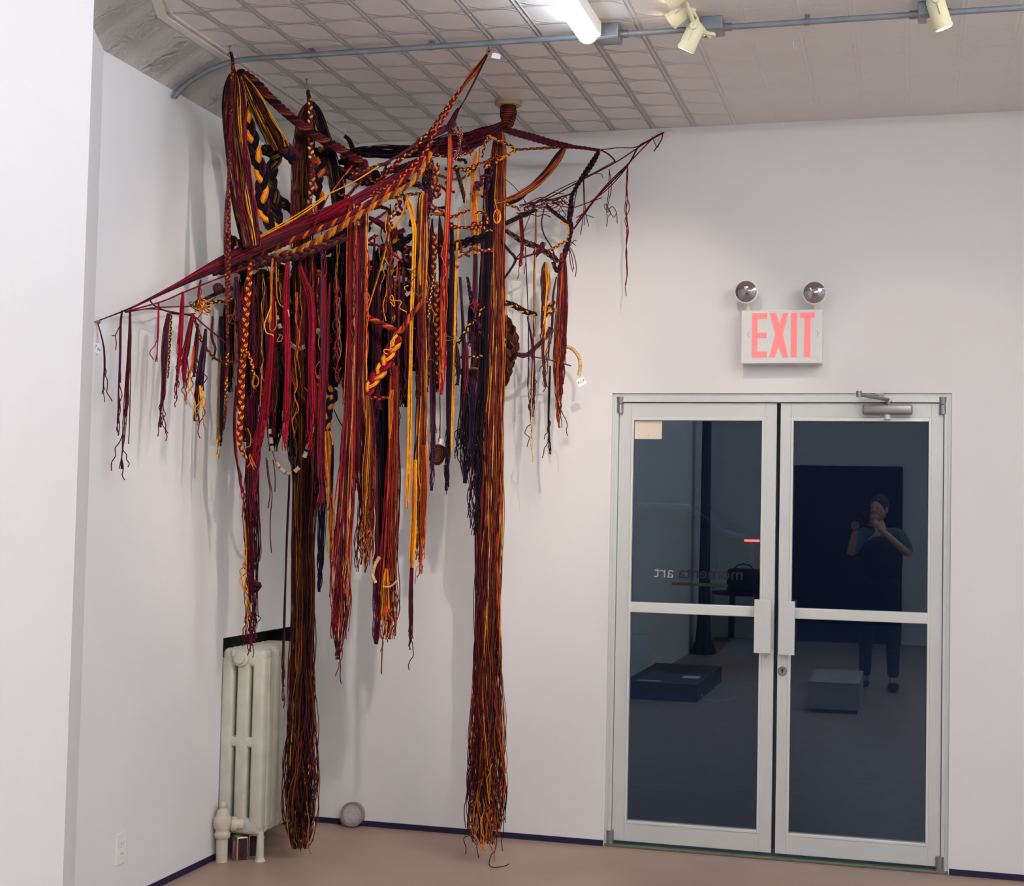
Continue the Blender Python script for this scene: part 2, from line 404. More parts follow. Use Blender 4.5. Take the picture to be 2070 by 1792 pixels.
def door_leaf(name, x0, x1, gx0, gx1, handle_x, label, hl):
    Z0, Z1, GZ0, GZ1 = 0.026, 2.137, 0.125, 2.052
    L = (x0, 0.03, 0.0)
    r = thing(name, label, 'door', L, kind='structure')
    mb = MB()
    mb.box((x0, 0.03, Z0), (gx0-0.012, 0.075, Z1)); mb.box((gx1+0.012, 0.03, Z0), (x1, 0.075, Z1))
    mb.box((gx0-0.012, 0.03, Z0), (gx1+0.012, 0.075, GZ0-0.014)); mb.box((gx0-0.012, 0.03, GZ1+0.018), (gx1+0.012, 0.075, Z1))
    mb.make('stile_frame', ALU, r, bev=0.0015)
    mb = MB()     # glazing beads, raised a little
    for a, b in (((gx0-0.012, GZ0-0.014), (gx0, GZ1+0.018)), ((gx1, GZ0-0.014), (gx1+0.012, GZ1+0.018)), ((gx0, GZ0-0.014), (gx1, GZ0)), ((gx0, GZ1), (gx1, GZ1+0.018))):
        mb.box((a[0], 0.027, a[1]), (b[0], 0.07, b[1]))
    mb.make('glazing_bead', ALU2, r, bev=0.002)
    mb = MB(); mb.box((gx0-0.003, 0.028, 1.122), (gx1+0.003, 0.072, 1.172)); mb.make('middle_rail', ALU2, r, bev=0.003)
    mb = MB(); mb.box((gx0-0.004, 0.049, GZ0-0.004), (gx1+0.004, 0.055, GZ1+0.004))
    pane = mb.make('glass_pane', GLASS, r)
    mb = MB()
    if hl: mb.box((handle_x-0.042, -0.022, 0.958), (handle_x+0.036, -0.012, 1.208)); mb.box((handle_x+0.022, -0.012, 0.958), (handle_x+0.034, 0.03, 1.208))
    else: mb.box((handle_x-0.026, -0.022, 0.955), (handle_x+0.036, -0.012, 1.205)); mb.box((handle_x-0.038, -0.012, 0.955), (handle_x-0.026, 0.03, 1.205)); mb.box((handle_x-0.038, -0.022, 0.955), (handle_x-0.024, -0.012, 1.205))
    mb.make('door_handle', ALU, r, bev=0.0015)
    mb = MB(); mb.box((x0-0.006, 0.060, Z0), (x0, 0.066, Z1), 0) if not hl else mb.box((x1, 0.060, Z0), (x1+0.006, 0.066, Z1), 0)
    mb.make('edge_gasket', RUBBER, r)
    px_ = x0 if hl else x1            # pivots on the hinge side
    for zz in ('top', 'bottom'):
        mb = MB(); c = px_+(0.0 if hl else 0.0)
        if zz == 'top':
            mb.cyl((c+(0.004 if hl else -0.004), 0.022, 2.085), (c+(0.004 if hl else -0.004), 0.022, 2.128), 0.0165, n=20)
            mb.cyl((c+(0.004 if hl else -0.004), 0.022, 2.131), (c+(0.004 if hl else -0.004), 0.022, 2.165), 0.0165, 0.019, n=20)
        else:
            mb.cyl((c+(-0.006 if hl else -0.002), 0.016, 0.014), (c+(-0.006 if hl else -0.002), 0.016, 0.075), 0.018, n=20)
            mb.box((c-0.016, 0.0, 0.012), (c+0.012, 0.014, 0.022))
        mb.make('pivot', STEEL, r, smooth=40)
    return r, pane
d1, pane1 = door_leaf('door_1', 1.633, 2.391, 1.704, 2.322, 2.345, 'left leaf of the glass double door, lettering on its pane', True)
d2, pane2 = door_leaf('door_2', 2.409, 3.150, 2.470, 3.085, 2.455, 'right leaf of the glass double door, with lock and closer', False)
mb = MB(); mb.lathe([(0.021, 0.0), (0.021, 0.006), (0.017, 0.010), (0.012, 0.010), (0.012, 0.007), (0.0, 0.007)], (2.433, 0.030, 0.875), (0, -1, 0))
lk = mb.make('lock_cylinder', STEEL, d2, smooth=40)
mb = MB(); mb.box((2.4305, 0.0215, 0.866), (2.4355, 0.0235, 0.884)); mb.cyl((2.433, 0.0215, 0.880), (2.433, 0.0235, 0.880), 0.005); mb.make('keyhole', BLACK, lk)
# shop lettering on the outer face of the pane; it reads backwards from in here
LGREY = mat('grey_vinyl', (150, 154, 160), 0.6, emit=(170, 176, 186), es=0.0); LDARK = mat('dark_vinyl', (12, 14, 20), 0.7)
letters('lettering', 'momenta', LDARK, pane1, (2.086, 0.047, 1.318), (1, 0, 0), (0, 0, 1), 0.082, mirror=True)
letters('lettering', 'art', LGREY, pane1, (1.862, 0.047, 1.318), (1, 0, 0), (0, 0, 1), 0.082, mirror=True)
mb = MB(); mb.box((1.90, 0.0465, 1.258), (2.17, 0.0485, 1.272)); mb.make('small_print', LDARK, pane1)
mb = MB(); mb.box((1.707, 0.0455, 1.962), (1.840, 0.0485, 2.050)); mb.box((1.7725, 0.0448, 1.977), (1.7755, 0.0456, 1.980), 1)
tag(mb.make('card_notice', [CARD, INK]), 'cream card stuck in the upper left corner of door glass', 'card')
# closer
c = thing('door_closer', 'grey metal hydraulic closer on top of right door leaf', 'door closer', (2.88, 0.0, 2.06))
mb = MB(); mb.box((2.787, -0.03, 2.082), (3.012, 0.026, 2.128), bev=0.010, seg=3); mb.make('closer_body', STEEL, c, smooth=40)
mb = MB(); mb.cyl((2.90, -0.004, 2.060), (2.90, -0.004, 2.084), 0.016, n=20); mb.make('adjusting_cap', ALU, c, smooth=40)
mb = MB(); mb.cyl((2.905, -0.004, 2.126), (2.905, -0.004, 2.146), 0.012); mb.box((2.890, -0.018, 2.138), (2.92, 0.008, 2.150), bev=0.003)
mb.tubep([(2.905, -0.012, 2.150), (2.83, -0.09, 2.158), (2.775, -0.135, 2.163)], 0.008, n=6)
mb.tubep([(2.775, -0.135, 2.166), (2.81, -0.06, 2.169), (2.862, 0.012, 2.170)], 0.007, n=6)
mb.cyl((2.775, -0.135, 2.152), (2.775, -0.135, 2.180), 0.013); mb.box((2.845, 0.0, 2.158), (2.885, 0.014, 2.182))
mb.make('closer_arm', STEEL, c, smooth=40)

# ------------------------------------------------------------------ exit sign
s = thing('exit_sign', 'white box EXIT sign with two lamp heads above the double door', 'exit sign', (2.41, 0.0, 2.44))
A = at(1499, 628, -0.09); B = at(1661, 734, -0.09)
x0, x1, z1, z0 = A[0], B[0], A[2], B[2]
mb = MB(); mb.box((x0, -0.09, z0), (x1, 0.0, z1)); mb.make('housing', SIGNF, s, bev=0.003)
# stencilled letters
def bar(mb, u0, v0, u1, v1):
    w, h = x1-x0, z1-z0
    mb.box((x0+u0*w, -0.0925, z1-v1*h), (x0+u1*w, -0.089, z1-v0*h))
mb = MB(); w, h = x1-x0, z1-z0
V0, V1 = 0.055, 0.89
def q(u, v): return (x0+u*w, -0.0925, z1-v*h)
mb.prism([q(*p) for p in [(.135, V0), (.325, V0), (.325, V0+.11), (.205, V0+.11), (.205, .425), (.32, .425), (.32, .525), (.205, .525), (.205, V1-.11), (.325, V1-.11), (.325, V1), (.135, V1)]], (0, 0.003, 0))
xo = [(.355, V0), (.435, V0), (.475, .25), (.52, V0), (.585, V0), (.52, .46), (.59, V1), (.515, V1), (.47, .68), (.425, V1), (.35, V1), (.425, .46)]
mb.prism([q(*p) for p in xo], (0, 0.003, 0))
bar(mb, .62, V0, .695, V1)
mb.prism([q(*p) for p in [(.73, V0), (.91, V0), (.91, V0+.10), (.86, V0+.10), (.86, V1), (.785, V1), (.785, V0+.10), (.73, V0+.10)]], (0, 0.003, 0))
mb.make('lettering', SIGNR, s)
for sx, u in ((-1, .095), (1, .945)):
    mb = MB(); mb.prism([q(u+sx*.022, .46), q(u-sx*.01, .40), q(u-sx*.01, .43), q(u+sx*.01, .46), q(u-sx*.01, .49), q(u-sx*.01, .52)], (0, 0.003, 0))
    mb.make('arrow_knockout', SHADE, s)
for px_, py_, nx in ((1508, 590, -0.02), (1646, 592, 0.02)):
    c_ = at(px_, py_, -0.10)
    mb = MB(); ax = (nx, -1, -0.05)
    R = 0.0555
    mb.lathe([(0.0, -0.045), (0.025, -0.045), (0.045, -0.03), (R, -0.006), (R+0.001, 0.002), (R-0.004, 0.006), (R-0.006, 0.003)], c_, ax, n=36)
    hd = mb.make('lamp_head', CREAM if False else WHITE, s, smooth=50)
    mb = MB(); mb.lathe([(R-0.005, 0.002), (0.034, 0.010), (0.016, 0.014), (0.0, 0.015)], c_, ax, n=36); mb.make('lens', LENSG, hd, smooth=60)
    mb = MB(); mb.cyl((c_[0]+(0.004 if nx > 0 else 0.01), -0.055, z1-0.002), (c_[0], -0.07, c_[2]-0.045), 0.010); mb.ball((c_[0], -0.065, c_[2]-0.043), 0.014); mb.make('swivel_neck', CREAM, hd, smooth=50)

# ------------------------------------------------------------------ things on the walls and floor
def wall_plate(py_, z, hh, label, outlet=True):
    o = thing('power_outlet' if outlet else 'blank_wall_plate', label, 'outlet' if outlet else 'wall plate', (0, py_, z))
    mb = MB(); mb.box((-0.002, py_-0.036, z-hh/2), (0.006, py_+0.036, z+hh/2)); mb.make('cover_plate', WHITE, o, bev=0.002)
    if outlet:
        for dz in (0.02, -0.02):
            mb = MB(); mb.box((0.005, py_-0.017, z+dz-0.014), (0.008, py_+0.017, z+dz+0.014)); so = mb.make('socket', WHITE, o, bev=0.003)
            mb = MB(); mb.box((0.0079, py_-0.008, z+dz-0.004), (0.0083, py_-0.0055, z+dz+0.005)); mb.box((0.0079, py_+0.0055, z+dz-0.004), (0.0083, py_+0.008, z+dz+0.005)); mb.make('slot', DARKP, so)
wall_plate(-1.721, 0.228, 0.122, 'white power outlet low on left wall near the floor')
pw = atx(578, 1152, 0.0)
wall_plate(pw[1], pw[2], 0.12, 'blank white plate on left wall above radiator', False)

# radiator
r = thing('radiator', 'old cream cast iron column radiator in the left wall niche', 'radiator', (0.06, -0.5, 0.0))
def section(y, first):
    mb = MB()
    XS = (0.023, 0.1015, 0.178); hw = (0.031, 0.0305, 0.030); yh = 0.027
    for x, wd in zip(XS, hw):
        mb.box((x-wd, y-yh, 0.14), (x+wd, y+yh, 0.91), bev=0.013, seg=3)
    mb.box((XS[0]-0.030, y-yh-0.001, 0.865), (XS[2]+0.029, y+yh+0.001, 0.948), bev=0.027, seg=5)
    mb.box((XS[0]-0.028, y-yh*0.95, 0.505), (XS[2]+0.026, y+yh*0.95, 0.552), bev=0.012, seg=3)
    mb.box((XS[0]-0.030, y-yh-0.001, 0.115), (XS[2]+0.029, y+yh+0.001, 0.19), bev=0.027, seg=5)
    mb.cyl((XS[0]+0.05, y-0.034, 0.905), (XS[0]+0.05, y+0.034, 0.905), 0.026, n=18)
    mb.cyl((XS[1], y-0.034, 0.155), (XS[1], y+0.034, 0.155), 0.026, n=18)
    return mb
m0 = section(0.0, True); proto = m0.make('section', RADP, None, smooth=45)
pm = proto.data
for k in range(8):
    y = -0.845+k*0.060
    o = proto if k == 0 else proto.copy()
    if k: COL.objects.link(o)
    o.parent = r; o.location = (-0.06, y+0.5, 0)
for y in (-0.845, -0.425):
    for x in (0.0, 0.198):
        mb = MB(); mb.cyl((x, y, 0.0), (x, y, 0.135), 0.019, 0.015, n=12); mb.cyl((x, y, 0.0), (x, y, 0.02), 0.026, 0.016, n=12)
        mb.make('foot', RADP, r, smooth=40)
pl = at(484, 1325, -0.90)
mb = MB(); mb.lathe([(0.036, 0.0), (0.036, 0.014), (0.030, 0.018), (0.024, 0.018), (0.024, 0.028), (0.020, 0.032), (0.0, 0.032)], (pl[0], -0.876, 0.905), (0, -1, 0), n=22); mb.make('end_plug', RADP, r, smooth=40)
mb = MB(); mb.cyl((0.06, -0.885, 0.915), (0.06, -0.885, 0.945), 0.010, n=10); mb.make('bleed_nipple', RADP, r, smooth=40)
# valve and riser
v = thing('radiator_valve', 'cream angle valve on its riser pipe beside the radiator', 'valve', (0.045, -0.915, 0.0))
X, Y = 0.045, -0.915
mb = MB(); mb.cyl((X, Y, 0.0), (X, Y, 0.115), 0.026, n=20); mb.make('riser_pipe', VALVEP, v, smooth=40)
mb = MB(); mb.lathe([(0.030, 0.105), (0.034, 0.108), (0.036, 0.125), (0.030, 0.135), (0.030, 0.14), (0.040, 0.155), (0.043, 0.175), (0.038, 0.198), (0.030, 0.205), (0.030, 0.212), (0.024, 0.228), (0.014, 0.24), (0.012, 0.245)], (X, Y, 0), (0, 0, 1), n=24)
mb.make('valve_body', VALVEP, v, smooth=50)
mb = MB(); mb.lathe([(0.012, 0.238), (0.018, 0.243), (0.019, 0.258), (0.012, 0.268), (0.0, 0.268)], (X, Y, 0), (0, 0, 1), n=16); mb.make('spindle_cap', VALVEP, v, smooth=50)
mb = MB(); mb.lathe([(0.020, 0.0), (0.020, 0.035), (0.030, 0.037), (0.033, 0.05), (0.030, 0.062), (0.024, 0.064), (0.024, 0.09)], (X, Y, 0.172), (0.80, 0.45, -0.1), n=20); mb.make('union_nut', VALVEP, v, smooth=50)

# two tins with wrappers by the valve
def tin_pack(px_, py_, sc, yaw, label):
    p = atz(px_, py_, 0.0); R = Matrix.Translation((p[0], p[1], 0)) @ Matrix.Rotation(yaw, 4, 'Z')
    t = thing('food_tin', label, 'tin', (p[0], p[1], 0), group=None)
    w, d, hgt = 0.050*sc, 0.066*sc, 0.108*sc
    mb = MB(); mb.box((-w/2, -d/2+0.006, 0.0), (w/2, d/2, hgt), bev=0.007, seg=3, M=R); mb.make('sleeve', LABELW, t, smooth=40)
    mb = MB(); mb.box((-w/2-0.0008, -d/2+0.008, hgt*0.82), (w/2*0.2, d/2-0.004, hgt+0.0008), M=R); mb.make('green_print', GREENC, t)
    mb = MB(); mb.box((-w/2-0.001, -d/2+0.004, hgt*0.06), (-w/2+0.001, -d/2+0.024, hgt*0.96), M=R); mb.box((w*0.05, -d/2+0.006, hgt-0.002), (w/2*0.8, d/2*0.2, hgt+0.001), M=R)
    mb.make('red_print', REDC, t)
    mb = MB(); mb.box((-w/2-0.0014, -d/2+0.022, hgt*0.1), (-w/2, -d/2+0.028, hgt*0.55), M=R); mb.make('blue_print', BLUEC, t)
    mb = MB(); mb.box((-w/2-0.001, -d/2-0.002, 0.0), (w/2+0.001, -d/2+0.007, hgt+0.001), bev=0.004, seg=3, M=R); mb.make('rim', TINM, t, smooth=40)
    mb = MB()
    mb.box((-w/2+0.004, -d/2-0.003, 0.006), (w/2-0.004, -d/2+0.002, hgt-0.006), M=R)
    for i in range(6):
        x = -w/2+0.008+i*(w-0.016)/5
        mb.cyl(R @ Vector((x, -d/2-0.003, 0.008)), R @ Vector((x, -d/2-0.003, hgt-0.008)), 0.0035, n=8)
    mb.make('ribbed_face', BROWNR, t, smooth=40)
tin_pack(484, 1739, 1.0, 0.80, 'printed tin with ribbed brown face beside the valve, nearer one')
tin_pack(508, 1731, 0.95, 0.72, 'printed tin with ribbed brown face beside the valve, farther one')

# roll in film by the back wall
p = at(712, 1672, -0.05)
t = thing('tape_roll', 'grey roll in clear crinkled film leaning on the back wall', 'roll', (p[0], -0.05, 0.0))
TAPE = mat('mauve_tape', (146, 128, 134), 0.3)
mb = MB(); ring = []
zc = 0.065
mb.lathe([(0.048, -0.016), (0.060, -0.016), (0.060, 0.016), (0.048, 0.016), (0.048, -0.016)], (p[0], -0.045, zc), (0.05, -1, 0.12), n=36); mb.make('roll_band', TAPE, t, smooth=40)
mb = MB(); mb.lathe([(0.0, 0.012), (0.048, 0.010)], (p[0], -0.045, zc), (0.05, -1, 0.12), n=24)
mb.ball((p[0]-0.038, -0.04, 0.035), 0.034, sc=(1.0, 0.3, 0.95), u=9, v=7)
o = mb.make('film_wrap', FILM, t, smooth=60)
p = atz(633, 1672, 0.0)
mb = MB(); mb.ball((p[0], p[1], 0.014), 0.016, sc=(0.6, 0.6, 1.0), u=7, v=5)
tag(mb.make('paper_scrap', PAPER), 'small white scrap on floor behind the left yarn column', 'scrap')
p = atz(409, 1750, 0.0)
mb = MB(); mb.ball((p[0], p[1], 0.002), 0.006, sc=(1.4, 1, 0.5), u=6, v=4)
tag(mb.make('plaster_crumb', PAPER), 'tiny white crumb on floor near the left wall', 'crumb')

# ------------------------------------------------------------------ ceiling fittings
CY, CZ = -1.512, HC-0.032
cd = thing('conduit', 'grey metal conduit running across the tin ceiling', 'conduit', (2.0, CY, HC))
pts = [(5.35, CY, CZ), (4.0, CY, CZ), (3.0, CY, CZ), (2.0, CY, CZ), (1.0, CY, CZ), (0.45, CY, CZ)]
pts += [(0.36, CY, CZ), (0.30, CY, CZ-0.004), (0.24, CY, CZ-0.014), (0.18, CY, CZ-0.032), (0.13, CY, CZ-0.054), (0.085, CY, CZ-0.080), (0.05, CY, CZ-0.106), (0.012, CY, CZ-0.142)]
def pipe(pts, r, name, m, parent, n=12):
    mb = MB(); mb.tubep([np.array(p)-np.array((0, 0, 0)) for p in pts], r, n=n); return mb.make(name, m, parent, smooth=60)
pipe(pts, 0.0115, 'pipe', GALV, cd)
for x in (0.62, 1.14, 2.62, 3.6):
    mb = MB(); mb.cyl((x-0.009, CY, CZ), (x+0.009, CY, CZ), 0.0145, n=14); mb.box((x-0.009, CY+0.012, HC-0.006), (x+0.009, CY+0.04, HC)); mb.cyl((x, CY+0.03, HC-0.014), (x, CY+0.03, HC-0.004), 0.006, n=8)
    mb.make('strap', STEEL, cd, smooth=40)
def jbox(px_, py_, w, d, hgt, label):
    p = atz(px_, py_, HC-hgt); x = p[0]
    b = thing('junction_box', label, 'junction box', (x, CY, HC))
    mb = MB(); mb.box((x-w/2, CY-d/2, HC-hgt), (x+w/2, CY+d/2, HC)); mb.make('box_body', GALV, b, bev=0.004)
    mb = MB(); mb.box((x-w/2+0.002, CY-d/2+0.002, HC-hgt-0.003), (x+w/2-0.002, CY+d/2-0.002, HC-hgt), bev=0.001)
    for sx, sy in ((-1, -1), (1, 1)): mb.cyl((x+sx*(w/2-0.014), CY+sy*(d/2-0.014), HC-hgt-0.006), (x+sx*(w/2-0.014), CY+sy*(d/2-0.014), HC-hgt), 0.004, n=8)
    mb.make('cover', STEEL, b, smooth=30)
    for sx in (-1, 1): mb = MB(); mb.cyl((x+sx*w/2, CY, CZ), (x+sx*(w/2+0.03), CY, CZ), 0.016, n=12); mb.make('connector', STEEL, b, smooth=40)
    return x
jbox(1224, 74, 0.095, 0.095, 0.055, 'square steel box on conduit beside the fluorescent fixture')
xb2 = jbox(1436, 56, 0.085, 0.095, 0.05, 'square steel box on conduit behind the paired spotlights')
xb3 = jbox(1880, 28, 0.085, 0.095, 0.05, 'square steel box on conduit behind the single spotlight')

def fluoro(x, y0, y1, label, tm=None):
    f = thing('fluorescent_light', label, 'ceiling light', (x, (y0+y1)/2, HC), group=None)
    mb = MB(); mb.box((x-0.01, y1, HC-0.055), (x+0.058, y0, HC)); mb.make('channel', WHITE, f, bev=0.004)
    mb = MB()
    n = 12; ring = []
    for yy in (y1+0.01, y0-0.004):
        ring.append([mb.bm.verts.new((x+0.012+0.036*math.cos(PI+PI*2*k/n), yy, HC-0.060+0.030*math.sin(PI*2*k/n))) for k in range(n)])
    for k in range(n): mb.bm.faces.new((ring[0][k], ring[0][(k+1) % n], ring[1][(k+1) % n], ring[1][k]))
    mb.bm.faces.new(ring[0]); mb.bm.faces.new(ring[1])
    mb.make('tube', tm or TUBE, f, smooth=50)
    for yy in (y0, y1):
        mb = MB(); mb.box((x-0.012, yy-0.006, HC-0.062), (x+0.06, yy+0.012, HC-0.0)); mb.make('end_cap', WHITE, f, bev=0.003)
te = atz(1188, 74, HC-0.06)
fluoro(te[0]-0.01, te[1], te[1]-2.44, 'lit fluorescent strip running toward the viewer under the tin ceiling')
fluoro(3.1, -5.0, -7.4, 'added unseen fluorescent strip for fill light, over the photographer', FILL_TUBE)  # this and the next three: unseen strips added to raise the fill light
fluoro(4.2, -1.9, -4.3, 'added unseen fluorescent strip for fill light near the right wall, nearer the doors', FILL_TUBE)
fluoro(4.2, -4.9, -7.3, 'added unseen fluorescent strip for fill light near the right wall, farther back', FILL_TUBE)
fluoro(2.6, -8.4, -10.8, 'added unseen fluorescent strip for fill light near the rear wall', FILL_TUBE)

def spot(a, b, y0, base, label, power, target, nm='spotlight'):
    """a: back end, b: open end, image points at depth y0"""
    A = at(a[0], a[1], y0); Bp = at(b[0], b[1], y0+0.02)
    r = thing(nm, label, 'spotlight', base, group='spotlights on the conduit')
    ax = Bp-A; L = np.linalg.norm(ax); ax /= L; rad = 0.033
    mb = MB(); mb.lathe([(0.0, 0.0), (0.016, 0.002), (0.027, 0.010), (rad, 0.026), (rad, L-0.012), (rad+0.002, L-0.012), (rad+0.002, L-0.004), (rad, L-0.004), (rad, L), (rad-0.004, L), (rad-0.004, L-0.03), (0.0, L-0.035)], A, ax, n=28)
    mb.make('lamp_head', CREAM, r, smooth=45)
    mb = MB(); mb.lathe([(0.0, L-0.012), (rad-0.006, L-0.012)], A, ax, n=20); mb.make('bulb', BULB, r)
    # yoke arm and slotted bracket
    mb = MB(); mid = A+ax*L*0.25; side = np.cross(ax, np.array((0, 1, 0))); side /= np.linalg.norm(side)
    yk = np.array(base)
    mb.cyl(mid+np.array((0, -0.034, 0)), mid+np.array((0, -0.046, 0)), 0.014, n=16)
    mb.box((-0.004, -0.002, -0.045), (0.004, 0.002, 0.045), M=Matrix.Translation([float(t) for t in (mid+ax*0.01+np.array((0, -0.036, 0)))]) @ Vector([float(t) for t in ax]).to_track_quat('Z', 'Y').to_matrix().to_4x4())
    e = mid+np.array((0, -0.040, 0)); tp = np.array((base[0], base[1], HC-0.065))
    mb.tubep([e, e+np.array((0, 0, 0.03)), (e+tp)/2+np.array((0, -0.01, 0.012)), tp], 0.008, n=8); mb.cyl(tp, (tp[0], tp[1], HC-0.05), 0.022, n=16)
    mb.make('yoke', CREAM, r, smooth=45)
    ld = bpy.data.lights.new('lamp', 'SPOT'); ld.energy = power; ld.color = (1.0, 0.82, 0.66); ld.spot_size = math.radians(70); ld.spot_blend = 0.6; ld.shadow_soft_size = 0.03
    lo = bpy.data.objects.new('lamp_light', ld); COL.objects.link(lo)
    P = Bp+ax*0.015; lo.location = [float(t) for t in P]
    d = Vector([float(t) for t in (np.array(target)-P)]); lo.rotation_euler = d.to_track_quat('-Z', 'Y').to_euler()
spot((1404, 4), (1354, 44), -1.64, (xb2-0.03, CY-0.02, HC), 'cream spotlight on the conduit aimed left, upper of the pair', 3, (1.3, -0.2, 1.6))
spot((1412, 44), (1386, 102), -1.58, (xb2-0.01, CY, HC), 'cream spotlight on the conduit aimed down, lower of the pair', 11, (1.55, 0.0, 1.9))
spot((1384, -22), (1350, 5), -1.78, (xb2-0.05, CY-0.03, HC), 'cream spotlight mostly cut off by the top edge, left of the pair', 8, (0.6, -0.6, 1.6))
spot((1886, -12), (1908, 58), -1.58, (xb3+0.01, CY, HC), 'cream spotlight alone at the right end of conduit', 5, (3.0, 0.0, 1.4))

def off_spot(p, target, power, label):
    r = thing('spotlight', label, 'spotlight', (p[0], p[1], HC), group='spotlights on the conduit')
    P = np.array(p, float); ax = np.array(target)-P; ax /= np.linalg.norm(ax); rad = 0.033
    mb = MB(); mb.lathe([(0.0, -0.13), (0.016, -0.128), (0.027, -0.12), (rad, -0.104), (rad, 0.0), (rad-0.004, 0.0), (rad-0.004, -0.03), (0.0, -0.035)], P, ax, n=28); mb.make('lamp_head', CREAM, r, smooth=45)
    mb = MB(); mb.cyl((p[0], p[1], HC), (p[0], p[1], HC-0.03), 0.03, n=20); mb.tubep([(p[0], p[1], HC-0.03), P-ax*0.08+np.array((0, 0, rad))], 0.008, n=8); mb.make('yoke', CREAM, r, smooth=45)
    ld = bpy.data.lights.new('lamp', 'SPOT'); ld.energy = power; ld.color = (1.0, 0.86, 0.74); ld.spot_size = math.radians(48); ld.spot_blend = 0.8; ld.shadow_soft_size = 0.035
    lo = bpy.data.objects.new('lamp_light', ld); COL.objects.link(lo); lo.location = [float(t) for t in P+ax*0.01]
    lo.rotation_euler = Vector([float(t) for t in ax]).to_track_quat('-Z', 'Y').to_euler()
off_spot((2.6, -3.7, 3.33), (0.75, -0.9, 2.2), 75, 'cream spotlight in the ceiling above the frame aimed at sculpture')

# hooks
def screw_eye(p, label, length=0.05, white=False):
    m = WHITE if white else STEEL
    mb = MB(); x, y, z = p
    mb.cyl((x, y, z), (x, y, z-length*0.5), 0.0025, n=8)
    mb.tubep([(x+0.009*math.sin(2*PI*k/12), y, z-length*0.5-0.009+0.009*math.cos(2*PI*k/12)) for k in range(12)], 0.0022, n=6, closed=True)
    mb.cyl((x, y, z), (x, y, z-0.003), 0.007, n=10)
    return tag(mb.make('screw_eye', m, smooth=50), label, 'hook', 'eye hooks holding the yarn')
H1 = atz(465, 93, HC); H2 = atz(620, 160, HC); H3 = atz(699, 258, HC); H4 = atz(988, 84, HC)
screw_eye(H1, 'small steel eye hook in ceiling, highest and leftmost')
screw_eye(H2, 'small steel eye hook in ceiling over the second yarn bundle')
screw_eye(H3, 'pale eye hook in ceiling nearest the corner', white=True)
screw_eye(H4, 'thin eye hook in ceiling by the conduit holding the gold cord', length=0.06)
W1 = atx(190, 651, 0.0)
mb = MB(); mb.cyl((-0.0, W1[1], W1[2]), (0.022, W1[1], W1[2]), 0.003, n=8); mb.cyl((0.02, W1[1], W1[2]), (0.024, W1[1], W1[2]), 0.007, n=10)
tag(mb.make('wall_nail', STEEL, smooth=50), 'metal nail in left wall holding the far end of rope', 'nail')
W2 = at(1343, 268, 0.0)
mb = MB(); mb.cyl((W2[0], 0.0, W2[2]), (W2[0]-0.006, -0.03, W2[2]), 0.003, n=8); mb.ball((W2[0]+0.02, -0.002, W2[2]-0.004), 0.02, sc=(1.2, 0.15, 0.9), u=10, v=6)
tag(mb.make('wall_hook', WHITE, smooth=50), 'hook with white plaster patch on back wall at rope end', 'hook')
for px_, py_, lb in ((1604, 84, 'small open cup hook in plain ceiling right of spotlights'),):
    p = atz(px_, py_, HC); mb = MB()
    mb.tubep([(p[0], p[1], HC), (p[0], p[1], HC-0.02)]+[(p[0]+0.012-0.012*math.cos(k/8*PI*1.4), p[1], HC-0.02-0.012*math.sin(k/8*PI*1.4)) for k in range(1, 9)], 0.002, n=6)
    tag(mb.make('cup_hook', WHITE, smooth=50), lb, 'hook')
p = atz(972, 148, HC)
mb = MB(); mb.tubep([(p[0], p[1], HC), (p[0]-0.004, p[1], HC-0.012), (p[0]+0.004, p[1], HC-0.022), (p[0]+0.018, p[1], HC-0.016), (p[0]+0.02, p[1], HC-0.008)], 0.0016, n=6)
tag(mb.make('wire_loop', WHITE, smooth=50), 'small bent white wire in ceiling beside the gold cord', 'wire')
FL = at(1028, 200, -0.594)
mb = MB(); mb.lathe([(0.0, 0.0), (0.062, 0.0), (0.062, 0.016), (0.056, 0.022), (0.0, 0.022)], (FL[0], -0.594, HC), (0, 0, -1), n=32)
tag(mb.make('ceiling_flange', mat('tan_wood', (176, 160, 128), 0.6), smooth=40), 'round tan wooden disc on ceiling with wrapped yarn under it', 'disc')

# ------------------------------------------------------------------ yarn
YC = dict(blk=(26, 19, 28), nvy=(32, 27, 46), pur=(76, 34, 54), mar=(94, 29, 40), crm=(156, 22, 44), rus=(138, 62, 34), org=(216, 92, 38),
          gld=(232, 152, 40), pal=(232, 170, 100), olv=(108, 74, 34), brn=(76, 42, 30), mau=(116, 50, 70))
YM = {}
for k_, c_ in YC.items():
    YM[k_+'2'] = mat('yarn_deep_'+k_, tuple(v*.72 for v in c_), 0.95, noise=0.25, nscale=60.0, spec=0.1)
    YM[k_] = mat('yarn_'+k_, c_, 0.95, noise=0.22, nscale=45.0, bump=0.5, bscale=700.0, spec=0.1)
YK = list(YC)

SCU = thing('yarn_sculpture', 'huge hanging sculpture of knotted braided maroon black orange and gold yarn', 'sculpture', (0.75, -0.9, 0.0))
VIEW = FW/np.linalg.norm(FW)

def Fd(px):
    return min(-2.05+(px-190)/840.0*1.45, -0.6) if px < 1030 else -0.6

